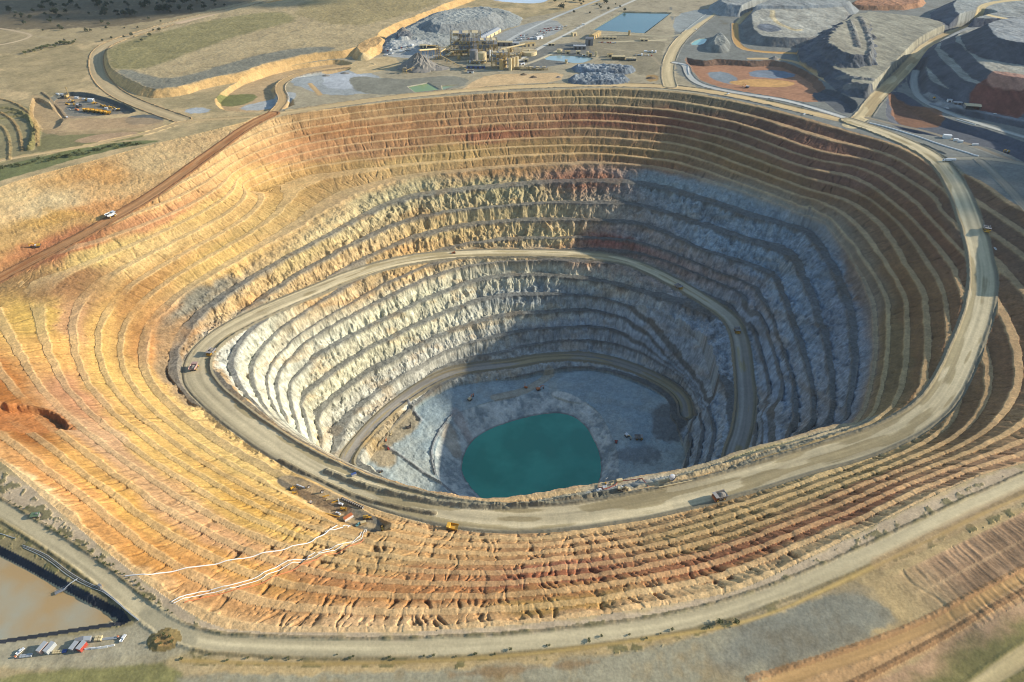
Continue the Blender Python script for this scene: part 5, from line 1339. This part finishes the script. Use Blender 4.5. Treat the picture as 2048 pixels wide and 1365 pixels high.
# processing plant
def pb(o, px, py, rz, label, cat, group=None): put(o, px, py, R_(rz)); return tag(o, label, cat, group)
pb(frame_building(66, 30, 38, 8, 3, 5, 3), 932, 102, 4, 'widest open steel mill building of the plant, full of tan beams and dark floors', 'mill building')
pb(frame_building(40, 28, 34, 5, 3, 5, 5), 976, 113, 4, 'narrower open steel tower block right of the wide mill building', 'mill building')
pb(frame_building(36, 18, 30, 4, 2, 4, 8), 1001, 135, 8, 'steel framed tower directly left of the three tall cream silos', 'mill building')
pb(frame_building(30, 14, 12, 4, 2, 2, 9), 1002, 112, 0, 'low steel frame with yellow pipework behind the cream silos', 'mill building')
pb(tank(CRM, 9, 19), 965, 124, 0, 'large cream leaching tank standing in front of the mill building', 'tank')
pb(tank(GRY, 9, 19), 948, 119, 0, 'large dull tank in shade left of the cream leaching tank', 'tank')
for px, py, w in ((1020.5,140.5,'left'), (1027,138.6,'middle'), (1033.4,136.8,'right')): pb(tank(CRM, 3.7, 23, nm='silo'), px, py, 0, w+' one of the three tall cream silos in front of the plant', 'silo', 'tall cream silos')
for px, py, w in ((1003,140,'front'), (1009,135,'rear')): pb(tank(TAN, 4.4, 20, nm='silo'), px, py, 0, w+' tan silo left of the three cream silos', 'silo', 'tan silos')
for px, py, w in ((980,122,'left'), (984,123.5,'right')): pb(tank(WHT, 1.8, 22, nm='slender_tower'), px, py, 0, w+' one of the two slender white towers beside the leaching tank', 'tower', 'slender white towers')
def thick():
    e = tank(CRM, 17, 7, False, 'thickener_tank'); MB().cyl((0,0,6.2), (0,0,6.4), 16.5, n=28).build('slurry', GRY, e); MB().box((0,0,8.4), (34,1.6,.5)).box((0,.9,9.2), (34,.1,.1)).box((0,-.9,9.2), (34,.1,.1)).build('bridge', TAN, e); MB().cyl((0,0,6), (0,0,10), 2, n=12).build('drive_unit', CRM, e); return e
pb(thick(), 1058, 109, 0, 'wide round thickener tank with a bridge across, right of the plant', 'thickener')
for k, (px, py, rz, wm, rm, L, W, H, n, op, lb) in enumerate([
 (1008,91,-3,GRY,CRM,37,14,8,3,False,'tan roofed workshop with dark wall behind the plant'), (978,73,66,CRM,LGR,95,18,7,4,False,'very long pale warehouse running away behind the mill building'), (1031,91,-5,LGR,LGR,16,12,6,1,False,'pale grey roofed shed right of the tan roofed workshop'),
 (1060,92,20,CRM,TAN,22,12,6,2,False,'tan shed left of the vehicle yards, behind the thickener'), (952,136,-3,BLU,CRM,38,10,5,4,False,'long low shed with blue wall left of the tall silos'), (1078,78,35,WHT,WHT,17,9,5,1,False,'bright white roofed shed in the far vehicle yard'),
 (847,96,-3,CRM,CRM,15,9,6,2,False,'cream shed at the left end of the plant, nearest the white vehicle park'), (866,97,-3,CRM,TAN,23,9,6,4,True,'open fronted shed with a row of bays at the left end of the plant'), (1052,123,-3,CRM,CRM,9,7,5,1,False,'small cream shed right of the three silos'),
 (1045,130,30,WHT,WHT,9,5,3,1,False,'small white cabin between the silos and the teal pond'), (941,146,-3,WHT,DGR,12,7,4,1,False,'white cabin with dark roof in front of the long blue shed'), (1178,90,-3,GRY,GRY,17,14,15,1,False,'tall grey block building in the right part of the plant'),
 (1190,74,62,TAN,TAN,42,13,8,3,False,'long tan shed running back from the tall grey block'), (1159,98,-2,GRY,LGR,27,12,7,3,False,'grey roofed workshop in front of the tall grey block'), (1135,107,-2,CRM,TAN,11,7,5,1,False,'small cream building right of the squat cream tank'),
 (1156,108,-2,CRM,CRM,9,7,6,1,False,'small cream building in front of the grey roofed workshop'), (1168,112,-2,WHT,CRM,9,5,3,1,False,'low white building at the back of the teal pond'), (1236,119,-3,CRM,CRM,27,12,7,4,True,'open fronted cream shed above the rubble stockpiles'),
 (1262,121,-5,WHT,CRM,20,9,5,3,True,'white roofed carport right of the open fronted cream shed'), (1220,114,-3,CRM,TAN,12,8,6,1,False,'small tan building left of the open fronted shed'), (1148,72,30,CRM,CRM,12,8,7,1,False,'cream building beside the straight rail line'),
 (1103,91,-2,CRM,CRM,14,5,4,2,False,'narrow cream building between the two straight roads'), (1218,78,-4,CRM,CRM,34,7,4,4,False,'long cream lunch building beside the row of parked cars'), (1180,113,0,TAN,TAN,7,6,6,1,False,'small tan pump house right of the low white building'),
 (1288,82,-5,CRM,CRM,18,8,4,2,False,'cream building on the tan yard right of the car row'), (1943,217,-14,GRY,CRM,24,15,6,3,True,'cream roofed open shed on the shaded dump bench'), (1914,209,-14,GRY,LGR,13,6,4,2,False,'grey roofed cabin left of the cream shed on the shaded bench'), (1898,204,-14,WHT,LGR,7,6,4,1,False,'small square cabin at the left end of the shaded bench')]):
    pb(shed(wm, rm, L, W, H, doors=n, open_front=op), px, py, rz, lb, 'building')
pb(tank(CRM, 6, 7), 1119, 106, 0, 'squat cream tank at the left end of the teal pond', 'tank'); pb(tank(CRM, 2.4, 9), 1192, 113, 0, 'slim cream tank at the right end of the teal pond', 'tank')
pb(tank(CRM, 2.8, 7), 1132, 127, 0, 'cream tank on the near bank of the teal pond', 'tank'); pb(tank(TAN, 2.4, 10), 1258, 71, 0, 'tan water tower beside the blue reservoir', 'tank'); pb(tank(CRM, 3, 6), 1175, 109, 0, 'cream tank behind the low white building', 'tank')
for k in range(6): pb(tank((CRM, WHT)[k % 2], 2.2, 5), 936+k*4.6, 126+k*.5, 0, 'small %s tank in the row below the large tanks' % ('cream', 'white')[k % 2], 'tank', 'small process tanks in a row')
for k, (a, b) in enumerate(((918,119), (1022,104), (1040,113))): pb(tank(TAN, 3.4, 8), a, b, 0, ('tan tank left of the large dull tank', 'tan tank behind the silos', 'tan tank left of the thickener')[k], 'tank')
pb(frame_building(10, 9, 24, 2, 2, 5, 21, 'crusher_tower'), 877, 118, 0, 'tall narrow crusher tower between the cone stockpile and the mill', 'tower')
pb(frame_building(7, 6, 9, 1, 1, 2, 23, 'crusher_tower'), 810, 146, 0, 'small crusher tower at the left foot of the cone stockpile', 'tower')
def gantry(px, py, L, H, seed, lb):
    e = frame_building(L, 8, H, max(2, int(L/8)), 1, 2, seed, 'pipe_rack'); pb(e, px, py, 0, lb, 'pipe rack')
gantry(930, 112, 50, 12, 41, 'long pipe rack in front of the wide mill building'); gantry(958, 128, 30, 6, 43, 'low pipe rack in front of the large dull tank'); gantry(1010, 122, 44, 12, 45, 'tall pipe rack between the workshop and the silos'); gantry(1045, 139, 30, 5, 47, 'low pipe rack right of the silos by the yard road')
gantry(905, 108, 40, 8, 31, 'pipe rack left of the wide mill building'); gantry(1030, 118, 26, 9, 33, 'pipe rack between the silos and the thickener'); gantry(1075, 140, 40, 5, 35, 'low pipe rack on the grey ground left of the teal pond')
def cone():
    e = empty('ore_stockpile'); MB().heap((0,0,-1), 46, 36, 31, 5, 36, 9).build('crushed_ore', ROK, e); MB().heap((34,-4,-1), 34, 20, 8, 8, 24, 5).build('spilled_ore', ROK, e); return e
pb(cone(), 838, 136, 0, 'tall grey cone of crushed ore left of the plant', 'ore stockpile')
for k, (px, py, rx, h, lb) in enumerate([(806,62,14,9,'dark heap on the left shoulder of the grey tailings hill'), (1067,155,9,4,'brown spoil heap on the orange yard'), (1047,150,8,4,'brown spoil heap nearest the silos'), (1117,155,7,3,'little dark heap left of the rubble stockpile'), (1302,157,12,4,'rusty spoil heap inside the right road corner'), (652,152,10,3,'grey heap on the pale pad'), (690,147,12,3,'grey heap at the right of the pale pad'), (1548,118,12,6,'dark heap on the orange track of the dumps')]):
    e = empty('spoil_heap'); MB().heap((0,0,-.5), rx, rx*.7, h, 40+k, 18, 5).build('loose_rock', ROK if k in (0,3,5,6,7) else BARK, e); pb(e, px, py, 0, lb, 'spoil heap', 'small spoil heaps')
conveyor((877,117), (841,136), 18, 33, label='conveyor feeding the top of the cone stockpile')
conveyor((880,120), (936,144), 10, 3, roof=False, label='open conveyor running right from the crusher tower towards the blue shed')
conveyor((880,112), (922,98), 6, 20, label='covered conveyor climbing from the crusher tower into the mill building')
conveyor((893,116), (926,99), 3, 6, w=6, label='wide cream gallery in front of the mill building')
conveyor((1000,110), (1050,98), 10, 9, label='covered conveyor behind the cream silos')
conveyor((812,148), (838,140), 6, 10, roof=False, label='short open conveyor at the left foot of the cone stockpile')
# vehicles round the plant
rv = random.Random(5); GP = 'vehicles parked round the plant'
SPOTS = [('left vehicle park by the grey hill', 768, 112, 10, 2, 5.6, -1.2, 7, -9), ('row beside the lunch building', 1194, 86, 9, 1, 5.3, .1, 0, 0), ('far yard behind the plant', 1030, 82, 9, 3, 6.5, -.7, 6, -5), ('red machine yard', 1082, 64, 8, 2, 6, -.8, 8, -5), ('pad left of the reservoir', 1148, 60, 4, 1, 6, -3, 0, 0), ('right service yard', 1278, 104, 6, 2, 6.5, .3, -7, 7)]
for nm, px, py, n, rows, dx, dy, rx, ry in SPOTS:
    for r in range(rows):
        for k in range(n):
            if rv.random() < .2: continue
            big = rv.random() < .25 and 'red' not in nm
            mk, mt = rv.choice((('ute_w', WHT), ('ute_w', WHT), ('ute_g', LGR), ('ute_r', RED))) if 'red' not in nm else rv.choice((('ute_r', RED), ('ute_w', WHT)))
            o = make('cabin_w', container(WHT, WHT, 6, 2.8, 2.8, 'site_cabin')) if big else make(mk, ute(mt))
            put(o, px+k*dx+r*rx+rv.uniform(-.6, .6), py+k*dy+r*ry+rv.uniform(-.2, .2), R_(rv.choice((0, 10, 90, 75))), 1.15 if big else 1.25)
            cn = 'white cabin' if big else {'ute_w': 'white utility vehicle', 'ute_g': 'grey utility vehicle', 'ute_r': 'red utility vehicle'}[mk]
            tag(o, cn+' parked in the '+nm, 'site cabin' if big else 'utility vehicle', cn+'s in the '+nm)
# machines and cabins on the right
for px, py, s, rz, lb in ((1893,277,2.0,-12,'long pale cabin behind the straight white pipe'), (1911,282,1.2,-12,'pale cabin right of the long one behind the straight white pipe'), (1920,285,1.2,-12,'rightmost pale cabin of the three behind the straight white pipe'), (1947,291,.8,0,'left one of two tiny white cabins on the shaded flat'), (1953,291,.8,0,'right one of two tiny white cabins on the shaded flat')):
    o = make('cabin_w', None); put(o, px, py, R_(rz), s); tag(o, lb, 'site cabin', 'cabins on the shaded flat')
o = make('exc_y', excavator(YEL)); put(o, 2013, 306, R_(200)); tag(o, 'yellow excavator on the tan patch below the dark dump', 'excavator')
o = make('dozer_yy', None); put(o, 1868, 198, R_(0), 1.0); tag(o, 'yellow bulldozer beside the curved dump road', 'bulldozer')
o = make('exc_s', excavator(LGR, ORG)); put(o, 1494, 176, R_(150)); tag(o, 'grey excavator in the orange hollow', 'excavator')
for px, py, lb in ((1392,60,'pale utility vehicle on the double haul road by the reservoir'), (1608,230,'white utility vehicle on the rim road below the orange hollow'), (1456,189,'white utility vehicle on the pale service road')):
    o = make('ute_w', None); put(o, px, py, R_(40), 1.3); tag(o, lb, 'utility vehicle', GU)
# ---- trees and shrubs
rt = random.Random(12)
def plant(kind, b, n, f, label, cat, group, smin, smax):
    for i in range(n):
        px, py = f(i, n); o = make(kind, b); put(o, px, py, rt.uniform(0, 6.28), rt.uniform(smin, smax)); tag(o, label, cat, group)
gum = tree_proto('gum_tree', LEAF1, 11, 6.5, 3, 300); gum2 = tree_proto('gum_tree', LEAF1, 8, 5.5, 8, 240); bush = tree_proto('shrub', LEAF2, 3.6, 3.2, 4, 170)
CL = [(180,12,50,10), (300,8,45,8), (110,20,40,14), (230,32,50,6), (340,22,40,8), (60,30,50,14), (400,10,40,8)]
def wood(i, n):
    c = CL[i % len(CL)]; return c[0]+rt.gauss(0, c[2]*.6), max(1, c[1]+rt.gauss(0, c[3]*.6))
plant('gum_a', gum, 105, wood, 'dark gum tree in the shaded wooded country at the top left', 'tree', 'gum trees in the shaded country', .6, 1.5)
plant('gum_b', gum2, 26, lambda i, n: (rt.uniform(0, 330), rt.uniform(38, 84)), 'scattered gum tree on the pale grass above the left hill', 'tree', 'scattered gums on the pale grass', .5, 1.1)
plant('gum_b', gum2, 16, lambda i, n: (rt.uniform(1100, 1250), rt.uniform(2, 28)), 'small tree on the dry field left of the blue reservoir', 'tree', 'small trees by the reservoir road', .5, 1.0)
plant('bush_a', bush, 24, lambda i, n: (48+i*108/n+rt.uniform(-2, 2), 107-i*24/n+rt.uniform(-2.5, 2.5)), 'shrub in the line along the creek at the far left', 'shrub', 'shrubs along the creek', .9, 1.8)
plant('bush_a', bush, 62, lambda i, n: (-6+i*292/n+rt.uniform(-2, 2), 339-i*54/n+rt.uniform(-4, 4)), 'shrub in the long green line above the light orange slope', 'shrub', 'shrubs along the drain above the slope', .6, 1.25)
plant('bush_a', bush, 30, lambda i, n: (380+i*1050/n+rt.uniform(-30, 30), float(np.interp(380+i*1050/n, [380, 900, 1300, 1430], [1316, 1316, 1272, 1248]))+rt.uniform(-9, 6)), 'low shrub on the verge below the perimeter road', 'shrub', 'shrubs on the perimeter road verge', .22, .5)
plant('bush_a', bush, 40, lambda i, n: (20+i*330/n+rt.uniform(-4, 4), float(np.interp(20+i*330/n, [20, 150, 250, 350], [1000, 1082, 1152, 1238]))+rt.uniform(-5, 5)), 'low shrub between the perimeter road and the left benches', 'shrub', 'shrubs above the left perimeter road', .22, .45)
for px, py in ((310,1280),(322,1288),(340,1274),(345,1284),(328,1270)):
    o = make('bush_a', bush); put(o, px, py, px, .5); tag(o, 'low shrub on the round dirt island at the road junction', 'shrub', 'shrubs on the dirt island')
for px, py, lb in ((1438,1246,'rounder green bush on the verge beside the orange drain'), (1471,1246,'second green bush on the verge, right of the rounder one')):
    o = make('bush_a', bush); put(o, px, py, 1.0, .9); tag(o, lb, 'shrub', 'two green bushes on the verge')
for k, (px, py) in enumerate(((1160,5), (1122,18), (1212,8))):
    o = make('gum_b', gum2); put(o, px, py, k, 1.6); tag(o, ('tallest tree beside the far straight road', 'tree between the far straight roads', 'tree right of the far straight road')[k], 'tree', 'roadside trees at the top')
# large blocks of broken rock on the rubble stockpiles
print('done', time.time()-T0, len(bpy.data.objects))
